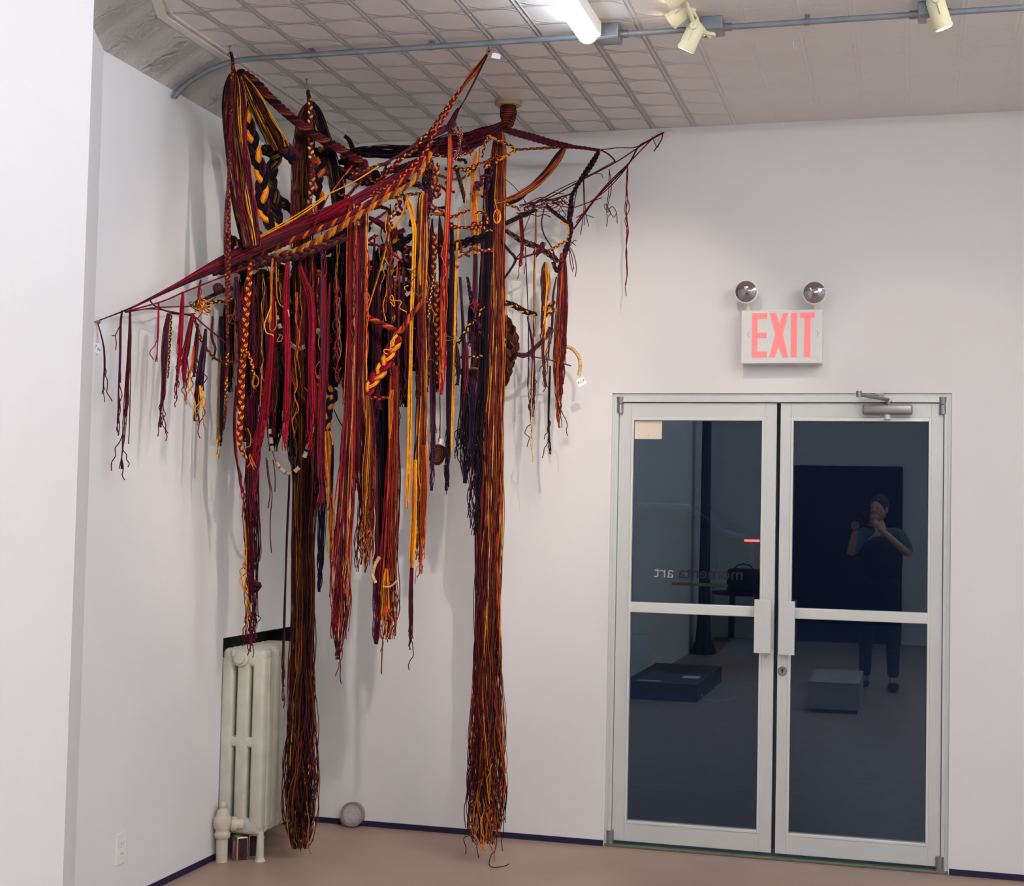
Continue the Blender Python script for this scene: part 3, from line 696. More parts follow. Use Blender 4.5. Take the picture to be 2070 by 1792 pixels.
def spline(P, n):
    """Catmull-Rom through rows of P, n samples evenly spaced by arc length"""
    P = np.asarray(P, float)
    if len(P) == 2: P = np.array([P[0], (P[0]+P[1])/2, P[1]])
    Q = np.vstack([2*P[0]-P[1], P, 2*P[-1]-P[-2]]); out = []
    for i in range(1, len(Q)-2):
        t = np.linspace(0, 1, 14, endpoint=False)[:, None]
        a, b, c, d = Q[i-1], Q[i], Q[i+1], Q[i+2]
        out.append(0.5*((2*b)+(c-a)*t+(2*a-5*b+4*c-d)*t*t+(3*b-a-3*c+d)*t**3))
    out.append(Q[-2][None]); o = np.vstack(out)
    L = np.r_[0, np.cumsum(np.linalg.norm(np.diff(o[:, :3], axis=0), axis=1))]
    s = np.linspace(0, L[-1], n)
    return np.stack([np.interp(s, L, o[:, k]) for k in range(o.shape[1])], 1), L[-1]

def path3(pts, D, n=None, step=0.03):
    """pts: (px, py, width_px); D: depth number, (start, end), list or None -> points in the room with width in metres"""
    m = len(pts); rows = []
    for i, p in enumerate(pts):
        if D is None: d = Fd(p[0])
        elif isinstance(D, (int, float)): d = D
        elif len(D) == 2 and m != 2: d = D[0]+(D[1]-D[0])*i/(m-1)
        else: d = D[i]
        q = at(p[0], p[1], d); dist = (q-C0) @ VIEW
        rows.append(list(q)+[p[2]*dist/F_])
    if n is None:
        a = np.array(rows); L = np.linalg.norm(np.diff(a[:, :3], axis=0), axis=1).sum(); n = max(6, int(L/step)+2)
    return spline(rows, n)

def frames(c):
    t = np.gradient(c, axis=0); t /= np.linalg.norm(t, axis=1)[:, None]+1e-9
    s = np.cross(t, VIEW); ln = np.linalg.norm(s, axis=1)[:, None]
    s = np.where(ln > 0.15, s/np.maximum(ln, 1e-6), RR)
    v = np.cross(s, t); v /= np.linalg.norm(v, axis=1)[:, None]+1e-9
    return t, s, v

class Yarn:
    """collects strands, each a tube with its own yarn colour"""
    def __init__(s): s.S = []
    def add(s, P, r, col): s.S.append((np.asarray(P, float), r, col))
    def build_each(s, name, parent, label=None):
        for q_ in s.S:
            y_ = Yarn(); y_.S = [q_]; y_.build(name, parent, label); label = None
    def build(s, name, parent=None, label=None, sides=5):
        V = []; Fc = []; MI = []; base = 0; used = []
        for P, r, col in s.S:
            if rng.rand() < .42: col = col+'2'
            n = len(P)
            t = np.gradient(P, axis=0); t /= np.linalg.norm(t, axis=1)[:, None]+1e-9
            e1 = np.cross(t, np.array((0.26, -0.93, 0.25))); l = np.linalg.norm(e1, axis=1)[:, None]
            e1 = np.where(l > 0.08, e1/np.maximum(l, 1e-6), np.array((1.0, 0, 0)))
            e2 = np.cross(t, e1)
            rr = np.broadcast_to(np.asarray(r, float), (n,))[:, None]
            a = np.arange(sides)*2*PI/sides
            ring = P[:, None]+rr[:, None]*(np.cos(a)[None, :, None]*e1[:, None]+np.sin(a)[None, :, None]*e2[:, None])
            V.append(ring.reshape(-1, 3))
            i = np.arange(n-1)[:, None]*sides; k = np.arange(sides)[None, :]; k2 = (k+1) % sides
            f = np.stack([base+i+k, base+i+k2, base+i+sides+k2, base+i+sides+k], -1).reshape(-1, 4)
            if col not in used: used.append(col)
            Fc.append(f); MI.append(np.full(len(f), used.index(col))); base += n*sides
        V = np.vstack(V); Fc = np.vstack(Fc); MI = np.concatenate(MI)
        par = parent if parent is not None else None
        if par is not None: V = V-root_loc(par)
        me = bpy.data.meshes.new(name); me.vertices.add(len(V)); me.vertices.foreach_set('co', V.ravel())
        me.loops.add(Fc.size); me.loops.foreach_set('vertex_index', Fc.ravel().astype(np.int32))
        me.polygons.add(len(Fc)); me.polygons.foreach_set('loop_start', (np.arange(len(Fc))*4).astype(np.int32)); me.polygons.foreach_set('loop_total', np.full(len(Fc), 4, np.int32))
        me.polygons.foreach_set('material_index', MI.astype(np.int32)); me.polygons.foreach_set('use_smooth', np.ones(len(Fc), bool))
        for c in used: me.materials.append(YM[c])
        me.update(calc_edges=True)
        o = bpy.data.objects.new(name, me); COL.objects.link(o)
        if par is not None: o.parent = par
        if label: o['label'] = label
        return o

def pick(pal):
    k = [p for p in pal.split()]; w = []; n = []
    for q_ in k:
        a = q_.split(':'); n.append(a[0]); w.append(float(a[1]) if len(a) > 1 else 1.0)
    w = np.array(w)/sum(w)
    return n, w

YR = 0.0021
def strands(Y, pts, pal, n, D=None, fray=0.12, loose=0.25, flat=0.5, r=YR, mass=0.5, bands=6, curl=1.0):
    """a bundle of n yarns following a path; width in px per point; ends fray over the last part"""
    nm, w = pick(pal)
    band = [nm[rng.choice(len(nm), p=w)] for _ in range(bands)]
    c, L = path3(pts, D, step=0.016)
    N = len(c); t, s, v = frames(c[:, :3]); W = c[:, 3]
    T = np.linspace(0, 1, N)
    for i in range(n):
        # even spread over an ellipse
        ang = i*2.399963; rad = math.sqrt((i+0.5)/n); u0 = rad*math.cos(ang); v0 = rad*math.sin(ang)
        te = 1-fray*rng.rand()**1.6
        k = max(5, int(N*te)); Tk = T[:k]
        ph = rng.rand(4)*6.28; fr = 2+rng.rand(2)*4*max(L, 0.3)
        amp = (0.09+0.08*rng.rand()+loose*np.clip((Tk-0.55)/0.45, 0, 1)**2)
        u = u0+amp*np.sin(fr[0]*Tk*3.1+ph[0]); vv = v0+amp*np.sin(fr[1]*Tk*3.1+ph[1])
        hw = np.maximum(W[:k]/2-r, 0.0008)
        P = c[:k, :3]+s[:k]*(u*hw)[:, None]+v[:k]*(vv*hw*flat)[:, None]
        # short wriggle near the free end
        wr = np.clip((Tk-(te-0.25))/0.25, 0, 1)**1.5*0.006*curl*min(1.0, fray*6)
        P = P+s[:k]*(wr*np.sin(Tk*L*42+ph[2]))[:, None]+v[:k]*(wr*np.cos(Tk*L*37+ph[3]))[:, None]
        col = band[min(bands-1, int((u0+1)/2*bands))] if rng.rand() < mass else nm[rng.choice(len(nm), p=w)]
        Y.add(P, r*(0.85+0.3*rng.rand()), col)

def bundle(name, label, pal, n, pts, D=None, **k):
    Y = Yarn(); strands(Y, pts, pal, n, D, **k); return Y.build(name, SCU, label)

def rope(Y, pts, cols, D=None, pitch=2.6, kind='twist', m=4, fill=0.55):
    """twisted or braided rope; cols: one colour (or palette) per strand"""
    c, L = path3(pts, D, step=0.03)
    W0 = max(np.mean(c[:, 3]), 0.004)
    step = min(W0*pitch/9.0, 0.02); N = max(8, min(int(L/step), 900))
    c, L = path3(pts, D, n=N)
    t, s, v = frames(c[:, :3]); W = c[:, 3]; S = np.linspace(0, L, N)
    ns = len(cols); w = 2*PI*S/(W0*pitch)
    for j, pal in enumerate(cols):
        nm, pw_ = pick(pal); ph = 2*PI*j/ns
        if kind == 'twist': u = np.cos(w+ph); q_ = np.sin(w+ph); R1 = W/2*0.5; R2 = R1
        else: u = np.sin(w+ph); q_ = np.sin(2*(w+ph)); R1 = W/2*0.58; R2 = W/2*0.42
        sr = W/2*(0.5 if ns <= 3 else 0.36)           # strand radius
        cen = c[:, :3]+s*(u*R1)[:, None]+v*(q_*R2)[:, None]
        if m == 1:          # short dyed lengths follow each other along the strand
            i0 = 0; cp = None
            while i0 < N-1:
                i1 = min(N-1, i0+int(rng.uniform(7, 16))) if len(nm) > 1 else N-1
                if N-1-i1 < 4: i1 = N-1
                c1 = nm[rng.choice(len(nm), p=pw_)]; Y.add(cen[i0:i1+1], (sr*0.92)[i0:i1+1], c1); i0 = i1
        else:
            tt, s2, v2 = frames(cen)
            mk = int(min(10, max(m, W0*0.5*0.5/0.0013))) if m >= 3 else m; main = nm[rng.choice(len(nm), p=pw_)]
            for i in range(mk):
                a = 2*PI*i/mk+rng.rand()*0.25
                off = sr*(0.55 if mk <= 5 else 0.68)
                Y.add(cen+s2*(off*math.cos(a))[:, None]*1.0+v2*(off*math.sin(a))[:, None], sr*(0.5 if mk <= 5 else 1.12*off/sr*math.sin(PI/mk)+.03), main if rng.rand() < .35 else nm[rng.choice(len(nm), p=pw_)])

def braid(name, label, cols, pts, D=None, **k):
    k.setdefault('kind', 'braid'); Y = Yarn(); rope(Y, pts, cols, D, **k); return Y.build(name, SCU, label)

def thread(Y, pts, col, D=None, r=YR):
    c, L = path3([(p[0], p[1], 1) for p in pts], D, step=0.007); Y.add(c[:, :3], r, col)

def curly(Y, px, py, d, length, col, amp=6, r=YR):
    """a loose curl of yarn hanging from a point"""
    n = 8; x, y = px, py; pts = [(x, y)]
    for i in range(n):
        x += rng.randn()*amp*0.6; y += length/n*(0.5+rng.rand()); pts.append((x, y))
    thread(Y, pts, col, d, r)

def tassel(name, label, pal, n, pts, D=None, curls=3, **k):
    k.setdefault('fray', 0.45); k.setdefault('loose', 0.5); k.setdefault('r', YR*0.9)
    Y = Yarn(); strands(Y, pts, pal, n, D, **k)
    nm, w = pick(pal)
    for _ in range(curls):
        p = pts[-2 if rng.rand() < 0.5 else len(pts)//2]; d = D if isinstance(D, (int, float)) else (Fd(p[0]) if D is None else D[pts.index(p)] if len(D) == len(pts) else D[-1])
        curly(Y, p[0]+rng.uniform(-.3, .3)*p[2], p[1]-12, d, 40+rng.rand()*50, nm[rng.choice(len(nm), p=w)])
    return Y.build(name, SCU, label)

exec_list = []
# --- the three ceiling bundles on the left
d1_ = H1[1]
bundle('wrapped_neck', None, 'brn mar:1 rus:.5 blk', 14, [(466, 106, 7), (470, 120, 8), (471, 136, 8), (473, 152, 10)], d1_, fray=0, flat=1)
bundle('yarn_skein', 'wide maroon skein with gold lines under the leftmost hook', 'mar:4 crm:.6 pur:1.5 gld:1.4 pal:.7 olv:1 blk:.7', 150,
       [(474, 146, 14), (476, 165, 30), (475, 200, 43), (475, 245, 46), (481, 300, 45), (487, 360, 46), (495, 414, 44), (503, 450, 38), (508, 480, 36), (511, 506, 30)], d1_, fray=0.02, loose=0.02, bands=12, mass=.35)
bundle('yarn_skein', 'dark olive edge of the leftmost skein', 'blk:3 olv:1.5 nvy:1 pur', 34, [(466, 150, 8), (458, 175, 12), (455, 215, 14), (458, 270, 12), (463, 330, 9), (470, 400, 8), (482, 455, 8), (490, 486, 8), (494, 512, 6)], d1_+.02, fray=0.02, loose=.02)
bundle('yarn_skein', 'gold and brown skein slanting right from the leftmost hook', 'gld:2.2 olv:1.6 mar:1.4 brn:1.2 blk:1.4 org:.6', 90,
       [(489, 152, 12), (503, 178, 24), (520, 212, 31), (538, 248, 36), (556, 280, 38), (566, 302, 36)], (d1_-.01, -1.25), fray=0.02, loose=0.02, bands=9, mass=.5)
braid('chain_cord', 'thin orange flecked chain cord hanging down from the leftmost hook', ['mar:2 pur:1', 'rus:2 gld:1 mar:2', 'mar:1 pur:1 rus:1'],
      [(471, 125, 7), (468, 180, 7), (466, 250, 7), (464, 320, 7), (461, 380, 7), (457, 420, 6), (455, 470, 6), (457, 540, 7), (459, 620, 8), (460, 700, 7), (458, 760, 7), (456, 830, 6), (452, 868, 5)], d1_-.05, m=1, pitch=1.9)
braid('chain_cord', None, ['mar', 'org', 'pur'], [(463, 390, 7), (463, 440, 8), (463, 500, 8), (462, 560, 8), (462, 610, 7)], d1_-.04, m=1, pitch=1.9)
braid('twisted_rope', 'thick maroon black and gold twisted rope between the three hooks', ['mar', 'gld:1 org:1 mar:2', 'blk', 'mar:2 rus:1'],
      [(484, 145, 14), (495, 150, 22), (518, 168, 24), (545, 197, 24), (572, 222, 24), (600, 246, 24), (628, 267, 24), (655, 284, 24), (682, 298, 23), (705, 312, 22), (728, 326, 20)], (d1_-.03, -0.95), kind='twist', m=4, pitch=2.3)
braid('braid', 'fat black braid with gold pads beside the leftmost skein', ['gld:2 org:1 olv:1 rus:1', 'blk:3 nvy:1', 'mar:1 blk:2'],
      [(494, 205, 16), (500, 240, 24), (510, 275, 27), (514, 305, 28), (524, 335, 29), (530, 365, 28), (529, 400, 29), (535, 430, 29), (548, 455, 26), (566, 476, 22)], (-1.45, -1.3), m=5, pitch=3.1)
braid('dark_knot', None, ['blk', 'blk:2 olv:1', 'pur:1 blk:3'], [(530, 298, 20), (548, 308, 30), (566, 306, 26), (552, 332, 26), (548, 370, 26), (556, 410, 28), (560, 450, 28), (575, 480, 26)], (-1.2, -1.05), m=5)
braid('dark_rope', 'thick dark maroon rope crossing behind the second bundle', ['blk:1 pur:2', 'blk', 'pur:2 mar:1'], [(566, 290, 26), (588, 312, 30), (612, 334, 30), (640, 342, 26), (668, 346, 24), (700, 350, 26), (735, 350, 26)], (-1.2, -0.8), m=5)
braid('dark_rope', None, ['blk', 'blk:2 olv:1', 'nvy'], [(550, 396, 18), (568, 408, 22), (585, 420, 18), (602, 436, 16)], (-1.1, -1.0), m=4)
bundle('wrapped_neck', None, 'brn mar:1 rus:.6 blk', 14, [(622, 183, 8), (624, 196, 9), (626, 212, 10)], H2[1], fray=0, flat=1)
bundle('yarn_skein', 'brown and olive skein under the second hook', 'brn:2 olv:2.4 mar:2 gld:.5 blk:1.4', 100,
       [(627, 208, 12), (620, 230, 32), (616, 262, 40), (613, 300, 42), (610, 345, 42), (609, 400, 44), (610, 455, 44), (612, 520, 42)], H2[1], fray=0.02, loose=.02, bands=10, mass=.5)
bundle('yarn_skein', 'dark right-hand leg of the second bundle', 'blk:3 olv:1 brn:1 nvy:1', 60, [(630, 208, 10), (642, 230, 20), (656, 270, 24), (668, 310, 26), (678, 360, 28), (686, 420, 30), (694, 470, 30)], (H2[1], -.85), fray=0.02, loose=.02)
for a_ in ([(627, 200, 10), (627, 250, 12), (628, 300, 13), (632, 350, 13), (628, 390, 12), (622, 430, 9), (618, 460, 8)],):
    braid('chain_cord', 'speckled maroon chain cord in front of the second bundle', ['mar', 'rus:1 pal:1', 'mar:1 brn:1'], a_, H2[1]-.06, m=1, pitch=1.6)
braid('braid', 'short black braid with gold balls right of the second bundle', ['blk', 'gld:2 org:1', 'blk'], [(644, 300, 22), (648, 325, 24), (643, 360, 22), (642, 385, 20), (648, 405, 20), (640, 430, 18)], (-1.0, -1.0), m=3, pitch=2.4)
bundle('wrapped_neck', None, 'brn:2 mar:1 blk:2', 14, [(697, 276, 8), (706, 284, 10), (711, 298, 11), (712, 314, 14)], (H3[1]-.01, -.35), fray=0, flat=1)
braid('dark_knot', 'dark maroon knot where the ropes meet left of centre', ['pur:2 blk:1', 'mar', 'blk'], [(690, 320, 24), (712, 330, 34), (735, 340, 32), (715, 352, 28), (700, 345, 24), (735, 365, 22), (765, 350, 18)], -0.88, m=6, pitch=2)
bundle('yarn_skein', 'black skein stretched level along the back wall', 'blk:5 nvy:2 olv:1 brn:1', 70, [(706, 309, 14), (722, 308, 22), (760, 308, 27), (800, 307, 28), (840, 306, 27), (866, 304, 24)], (-.5, -.55), fray=.02, loose=.02, flat=.6)
bundle('yarn_skein', 'maroon and black skein rising to the ceiling disc', 'mar:3 pur:2 blk:2 mau:.7', 100, [(846, 304, 24), (875, 300, 36), (910, 293, 42), (945, 285, 42), (975, 273, 34), (1000, 262, 20), (1022, 246, 9)], (-.6, -.594), fray=.02, loose=.02, flat=.6, bands=8)
# wrapped yarn under the ceiling disc
Y = Yarn()
cz = [(0.0, .032), (.02, .035), (.045, .035), (.06, .030), (.085, .024), (.098, .012)]
n = 700; TT = np.linspace(0, 1, n); Zs = np.interp(TT, np.linspace(0, 1, 6), [c_[0] for c_ in cz]); Rs = np.interp(TT, np.linspace(0, 1, 6), [c_[1] for c_ in cz])
for j, col in enumerate(('mar', 'rus', 'brn')):
    a = TT*2*PI*11+j*2.1
    Y.add(np.stack([FL[0]+Rs*np.cos(a)*(1+.05*np.sin(a*5.3)), -.594+Rs*np.sin(a), HC-.022-Zs+0.002*np.sin(a*3.1+j)], 1), .0036, col)
Y.add(np.stack([np.full(9, FL[0]), np.full(9, -.594), HC-.02-np.linspace(0, .1, 9)], 1), np.interp(np.linspace(0, 1, 9), np.linspace(0, 1, 6), [c_[1] for c_ in cz])*.9, 'pur')
Y.build('wrapped_knob', SCU, 'bell of tightly wound brown yarn under the ceiling disc')
bundle('cord', None, 'mar:1 pur:1 blk:1', 7, [(1030, 240, 8), (1018, 250, 7), (1008, 262, 10)], -.594, fray=0)

# --- the great rope from the left wall to the ceiling disc
bundle('cord', None, 'pur blk', 3, [(193, 651, 2), (222, 640, 3), (250, 629, 4), (285, 613, 5)], [W1[1]+.005, -1.99, -1.95, -1.88], fray=0, flat=1)
bundle('main_rope', 'great crimson rope rising from left wall across the sculpture', 'mar:2 crm:1.6 pur:1.8 brn:.6', 110,
       [(262, 625, 4), (300, 606, 6), (345, 584, 10), (390, 561, 17), (430, 541, 24), (470, 521, 27), (520, 497, 27), (575, 474, 27), (630, 450, 26), (680, 428, 24), (730, 398, 22), (790, 366, 18), (850, 330, 16)], None, fray=.05, loose=.1, flat=.9, mass=.6, bands=5)
bundle('main_rope', 'bright crimson upper layer of the great rope', 'crm:5 mar:1', 46, [(500, 498, 14), (560, 474, 20), (610, 452, 22), (655, 432, 22), (690, 414, 18), (712, 402, 10)], -1.32, fray=.05, loose=.1, flat=.7)
braid('chain_cord', 'gold flecked crimson cord along the great rope', ['crm:2 mar:1', 'mar', 'gld:1 org:1 crm:1 mar:1'], [(505, 520, 12), (545, 505, 14), (590, 486, 14), (640, 466, 14), (690, 444, 14), (730, 420, 12), (775, 392, 11), (830, 352, 10), (862, 318, 9)], -1.36, m=4, pitch=2.6, kind='twist')
braid('twisted_rope', 'orange and maroon twisted cord under the great rope', ['gld:2 org:2 mar:1', 'mar:2 rus:1', 'org:2 gld:1 mar:2'], [(562, 512, 14), (590, 512, 16), (618, 500, 16), (650, 484, 16), (685, 462, 15), (712, 444, 13), (745, 424, 12), (790, 395, 12), (830, 372, 11), (856, 340, 10), (872, 308, 9)], -1.4, m=5, pitch=2.5, kind='twist')
braid('braid', None, ['mar:2 pur:1', 'pur', 'brn:2 olv:1'], [(430, 552, 14), (480, 540, 22), (540, 527, 24), (600, 516, 22), (650, 500, 18), (700, 480, 16)], -1.4, m=4)
Y = Yarn()
for pts, c_, d_ in (([(464, 514), (500, 492), (560, 458), (610, 428), (640, 408), (664, 393), (720, 365), (766, 336)], 'gld', -1.45), ([(464, 517), (515, 488), (566, 461), (616, 432), (664, 395), (690, 362), (712, 335)], 'org', -1.44),
                    ([(664, 395), (650, 425), (634, 460)], 'pur', -1.42), ([(462, 516), (540, 473), (600, 440), (662, 397)], 'gld', -1.46)):
    thread(Y, pts, c_, d_, .0026)
Y.build_each('cord', SCU)
Y = Yarn()
thread(Y, [(252, 631), (330, 609), (372, 591), (450, 560), (520, 533)], 'crm', (-1.95, -1.5), .0032)
thread(Y, [(254, 631), (320, 622), (392, 619), (410, 612)], 'mar', (-1.95, -1.6), .0028)
thread(Y, [(302, 604), (312, 618), (345, 632), (388, 638), (412, 657), (440, 680), (464, 700)], 'mar', (-1.86, -1.5), .0034)
thread(Y, [(254, 632), (300, 625), (345, 630), (390, 640)], 'pur', (-1.95, -1.6), .0026)
thread(Y, [(345, 634), (372, 636), (395, 634)], 'crm', -1.66, .003)
Y.build_each('cord', SCU)
braid('chain_cord', None, ['blk', 'gld', 'brn'], [(405, 620, 8), (425, 612, 8), (445, 610, 8), (470, 606, 8)], -1.62, m=1, pitch=2.2)
braid('dark_rope', None, ['pur', 'blk', 'pur'], [(405, 609, 7), (425, 600, 8), (445, 590, 9), (470, 582, 9)], -1.6, m=2)
for pts in ([(392, 640, 6), (398, 660, 7), (408, 690, 7), (425, 715, 6), (440, 728, 6), (460, 732, 6), (480, 730, 6), (492, 715, 7)], [(430, 640, 5), (428, 680, 6), (435, 705, 6), (430, 728, 5)]):
    braid('chain_cord', None, ['mar', 'rus:1 gld:1', 'brn'], pts, -1.55, m=1, pitch=2.0)
Y = Yarn()
for j in range(26):       # a tight ball of yarn
    a = np.linspace(0, 2*PI, 22); ax = rng.randn(3); ax /= np.linalg.norm(ax); e1 = np.cross(ax, (0.3, 0.2, 1.0)); e1 /= np.linalg.norm(e1); e2 = np.cross(ax, e1)
    c_ = at(441, 583, -1.62); Y.add(c_+0.019*(np.cos(a)[:, None]*e1+np.sin(a)[:, None]*e2), .003, ('pur', 'brn', 'mar')[j % 3])
Y.build('yarn_ball', SCU, 'small dark maroon ball of yarn at left')

# --- cords up to the hook by the conduit
bundle('cord', 'flat gold cord reaching up to the hook by the conduit', 'gld:2 org:2 mar:1 brn:.5', 14, [(989, 103, 6), (975, 124, 10), (958, 146, 13), (944, 164, 11), (934, 178, 6)], (H4[1], -1.25), fray=0, loose=.02)
braid('chain_cord', None, ['mar', 'gld:1 org:1', 'mar'], [(935, 176, 7), (914, 203, 7), (893, 231, 7), (872, 262, 7), (850, 285, 8), (838, 305, 8), (812, 320, 9), (790, 342, 9), (775, 356, 10), (768, 372, 8)], (-1.25, -1.05), m=1, pitch=2.3)
braid('chain_cord', None, ['mar', 'org', 'mar:1 crm:1'], [(934, 178, 6), (918, 202, 7), (898, 238, 7), (879, 269, 7), (866, 296, 8), (850, 318, 8), (825, 345, 9), (797, 370, 9), (770, 384, 8), (745, 396, 7)], (-1.25, -1.1), m=1, pitch=2.3)
Y = Yarn()
thread(Y, [(984, 112), (960, 160), (935, 210), (926, 224)], 'pur', (H4[1], -1.1), .0022); thread(Y, [(986, 112), (964, 156), (942, 198), (924, 226)], 'brn', (H4[1], -1.1), .0022)
for q1, q2 in (((712, 335), (700, 352)),): thread(Y, [q1, q2], 'gld', -1.1)
thread(Y, [(912, 262), (880, 300), (850, 320), (800, 352), (770, 380)], 'pur', -1.0, .002); thread(Y, [(915, 262), (930, 275), (948, 300), (952, 315)], 'mar', -.9, .002)
Y.build_each('cord', SCU)
bundle('dark_knot', None, 'pur:2 mar:1', 16, [(927, 219, 6), (921, 230, 12), (914, 244, 14), (908, 258, 14), (914, 268, 10)], -1.05, fray=0, flat=1)
bundle('cord', 'mauve band rising to the knot below the ceiling', 'mau:3 pur:1', 26, [(922, 250, 8), (908, 256, 14), (890, 266, 16), (868, 276, 15), (850, 284, 11), (838, 293, 7), (800, 318, 6), (765, 337, 6), (730, 352, 6), (700, 362, 5)], (-1.05, -1.0), fray=.05, loose=.05, flat=.3)
braid('chain_cord', None, ['crm', 'org:1 pal:1', 'mar'], [(866, 303, 6), (880, 311, 6), (896, 316, 6), (915, 316, 6), (935, 313, 6), (950, 308, 6), (958, 304, 5)], -.9, m=1, pitch=2.0)
braid('chain_cord', None, ['mar', 'gld:1 org:1', 'brn'], [(866, 306, 8), (872, 325, 8), (878, 350, 9), (884, 372, 9), (888, 390, 10), (880, 400, 9)], -.95, m=1, pitch=2.0)
for k_ in range(3):
    braid('chain_cord', None, ['mau', 'pal:1 mar:1', 'mar'], [(916+k_*8, 256, 4), (926+k_*4, 275, 4), (931-k_*3, 300, 4), (930-k_*8, 320+k_*6, 4)], -.95, m=1, pitch=2.0)

# --- the two floor-length columns
bundle('yarn_column', 'left floor-length column of brown and maroon yarn in front of the corner', 'mar:3 brn:2.6 blk:2 rus:2.2 olv:.8 gld:.25 pur:1.4 org:.4', 175,
       [(612, 500, 42), (615, 600, 44), (618, 700, 46), (617, 800, 48), (615, 900, 48), (614, 1000, 48), (613, 1120, 46), (613, 1250, 48), (611, 1350, 54), (610, 1450, 60), (608, 1540, 64), (606, 1620, 62), (606, 1680, 50), (607, 1722, 26)], (-.95, -.76), fray=.1, loose=.25, bands=14, mass=.45, flat=.7)
bundle('yarn_column', 'crimson and black layer behind the left column', 'blk:3 mar:2 nvy:1', 60, [(620, 560, 40), (628, 700, 44), (630, 850, 50), (628, 960, 46), (620, 1050, 36)], -.72, fray=.2, loose=.3)
bundle('yarn_column', 'right floor-length column of maroon yarn with orange lines, in front of back wall', 'mar:3.2 pur:2.2 rus:2.2 gld:1.3 pal:1.1 org:1.2 brn:.8', 200,
       [(1010, 262, 12), (1009, 285, 24), (1007, 330, 32), (1004, 400, 38), (1002, 470, 40), (1000, 540, 42), (998, 640, 46), (996, 740, 49), (993, 840, 51), (991, 940, 53), (989, 1060, 54), (987, 1180, 55), (985, 1300, 56), (984, 1400, 60), (985, 1500, 68), (984, 1600, 72), (982, 1670, 68), (982, 1712, 50)], -.565, fray=.085, loose=.22, bands=16, mass=.5, flat=.6)
bundle('yarn_column', 'dark tangled edge of the right column', 'blk:3 pur:2 nvy:1 brn:1', 50, [(990, 330, 20), (984, 480, 24), (978, 620, 26), (972, 760, 30), (966, 850, 30), (962, 950, 26), (960, 1050, 20), (958, 1090, 12)], -.62, fray=.3, loose=.6, curl=1.6)
Y = Yarn()
for pts, c_ in (([(1003, 1600), (1004, 1660), (1003, 1712), (993, 1730), (989, 1748), (997, 1754), (1012, 1753), (1024, 1750), (1029, 1747)], 'brn'), ([(960, 1600), (954, 1680), (938, 1695), (942, 1715), (941, 1727)], 'mar'), ([(970, 1620), (972, 1690), (964, 1710), (968, 1736)], 'mar'),
                ([(1015, 1600), (1018, 1680), (1014, 1700), (1016, 1722)], 'mar'), ([(606, 1650), (607, 1700), (608, 1722)], 'mar'), ([(944, 1560), (948, 1585), (945, 1600), (948, 1640)], 'mar')):
    dd = []
    for p_ in pts:
        g_ = atz(p_[0], p_[1], 0.004); dd.append(min(-.565, g_[1]) if p_[0] > 800 else -.76)
    thread(Y, pts, c_, dd)
for _ in range(18):
    cxx, cyy, dd = (984, 1380+rng.rand()*290, -.60) if rng.rand() < .55 else (608, 1380+rng.rand()*290, -.80)
    curly(Y, cxx+rng.randn()*14, cyy, dd-.02, 90, ('gld', 'rus', 'org', 'rus')[rng.randint(4)], amp=5)
Y.build_each('stray_thread', SCU)
bundle('tassel', 'thin dark strand hanging left of the left column', 'pur brn blk', 6, [(585, 955, 5), (584, 1000, 5), (580, 1090, 5), (577, 1180, 5), (575, 1260, 6), (572, 1340, 6), (572, 1400, 5), (571, 1440, 3)], -.95, fray=.2, loose=.5)

# --- long hanging skeins in the middle
bundle('hanging_skein', 'crimson and orange skein left of centre, long', 'mar:3 crm:2 org:1 pal:.5 rus:1 pur:1', 66, [(712, 413, 14), (712, 430, 20), (713, 480, 23), (711, 600, 24), (710, 700, 23), (708, 800, 25), (703, 900, 30), (698, 1000, 38), (693, 1100, 40), (688, 1180, 42), (686, 1240, 38), (684, 1300, 24)], -1.2, fray=.1, loose=.35, bands=9, mass=.45)
tassel('tassel', None, 'mar:2 brn:2 crm:1 blk:1 org:.5', 24, [(690, 1190, 36), (686, 1250, 34), (683, 1310, 18), (682, 1342, 6)], -1.2, curls=2)
bundle('hanging_skein', 'maroon skein with bright gold edge left of centre', 'mar:3 gld:1.6 pal:1 org:1 brn:1', 50, [(738, 425, 10), (737, 440, 17), (735, 520, 19), (734, 620, 19), (732, 700, 20), (731, 800, 24), (735, 880, 34), (738, 960, 38), (740, 1040, 38), (736, 1110, 32), (732, 1165, 18)], -1.16, fray=.2, loose=.4, bands=8)
bundle('hanging_skein', 'orange and gold loops gathered low left of centre', 'org:1 gld:1.2 mar:2 rus:2', 28, [(745, 800, 12), (748, 850, 20), (747, 930, 26), (745, 1010, 28), (742, 1080, 24), (738, 1130, 14)], -1.2, fray=.35, loose=.9, curl=2.5)
bundle('hanging_skein', 'black skein hanging in the dark middle', 'blk:5 nvy:3 brn:.5', 120, [(768, 560, 44), (768, 660, 46), (770, 760, 42), (772, 850, 40), (775, 920, 38), (776, 1000, 34), (774, 1080, 28), (772, 1180, 20)], -.9, fray=.15, loose=.2)
bundle('hanging_skein', 'maroon and rust skein right of the black one', 'mar:3 crm:1 rus:1.4 pur:2 org:.6', 60, [(797, 740, 20), (796, 850, 24), (795, 940, 28), (792, 1020, 34), (788, 1100, 38), (785, 1180, 40), (784, 1250, 38), (782, 1300, 24)], -.96, fray=.16, loose=.4, bands=8)
bundle('hanging_skein', 'purple skein left of the black one', 'pur:3 mar:2 mau:1', 36, [(758, 820, 12), (757, 950, 14), (758, 1080, 16), (762, 1200, 18), (763, 1260, 16), (760, 1310, 8)], -.97, fray=.2, loose=.4)
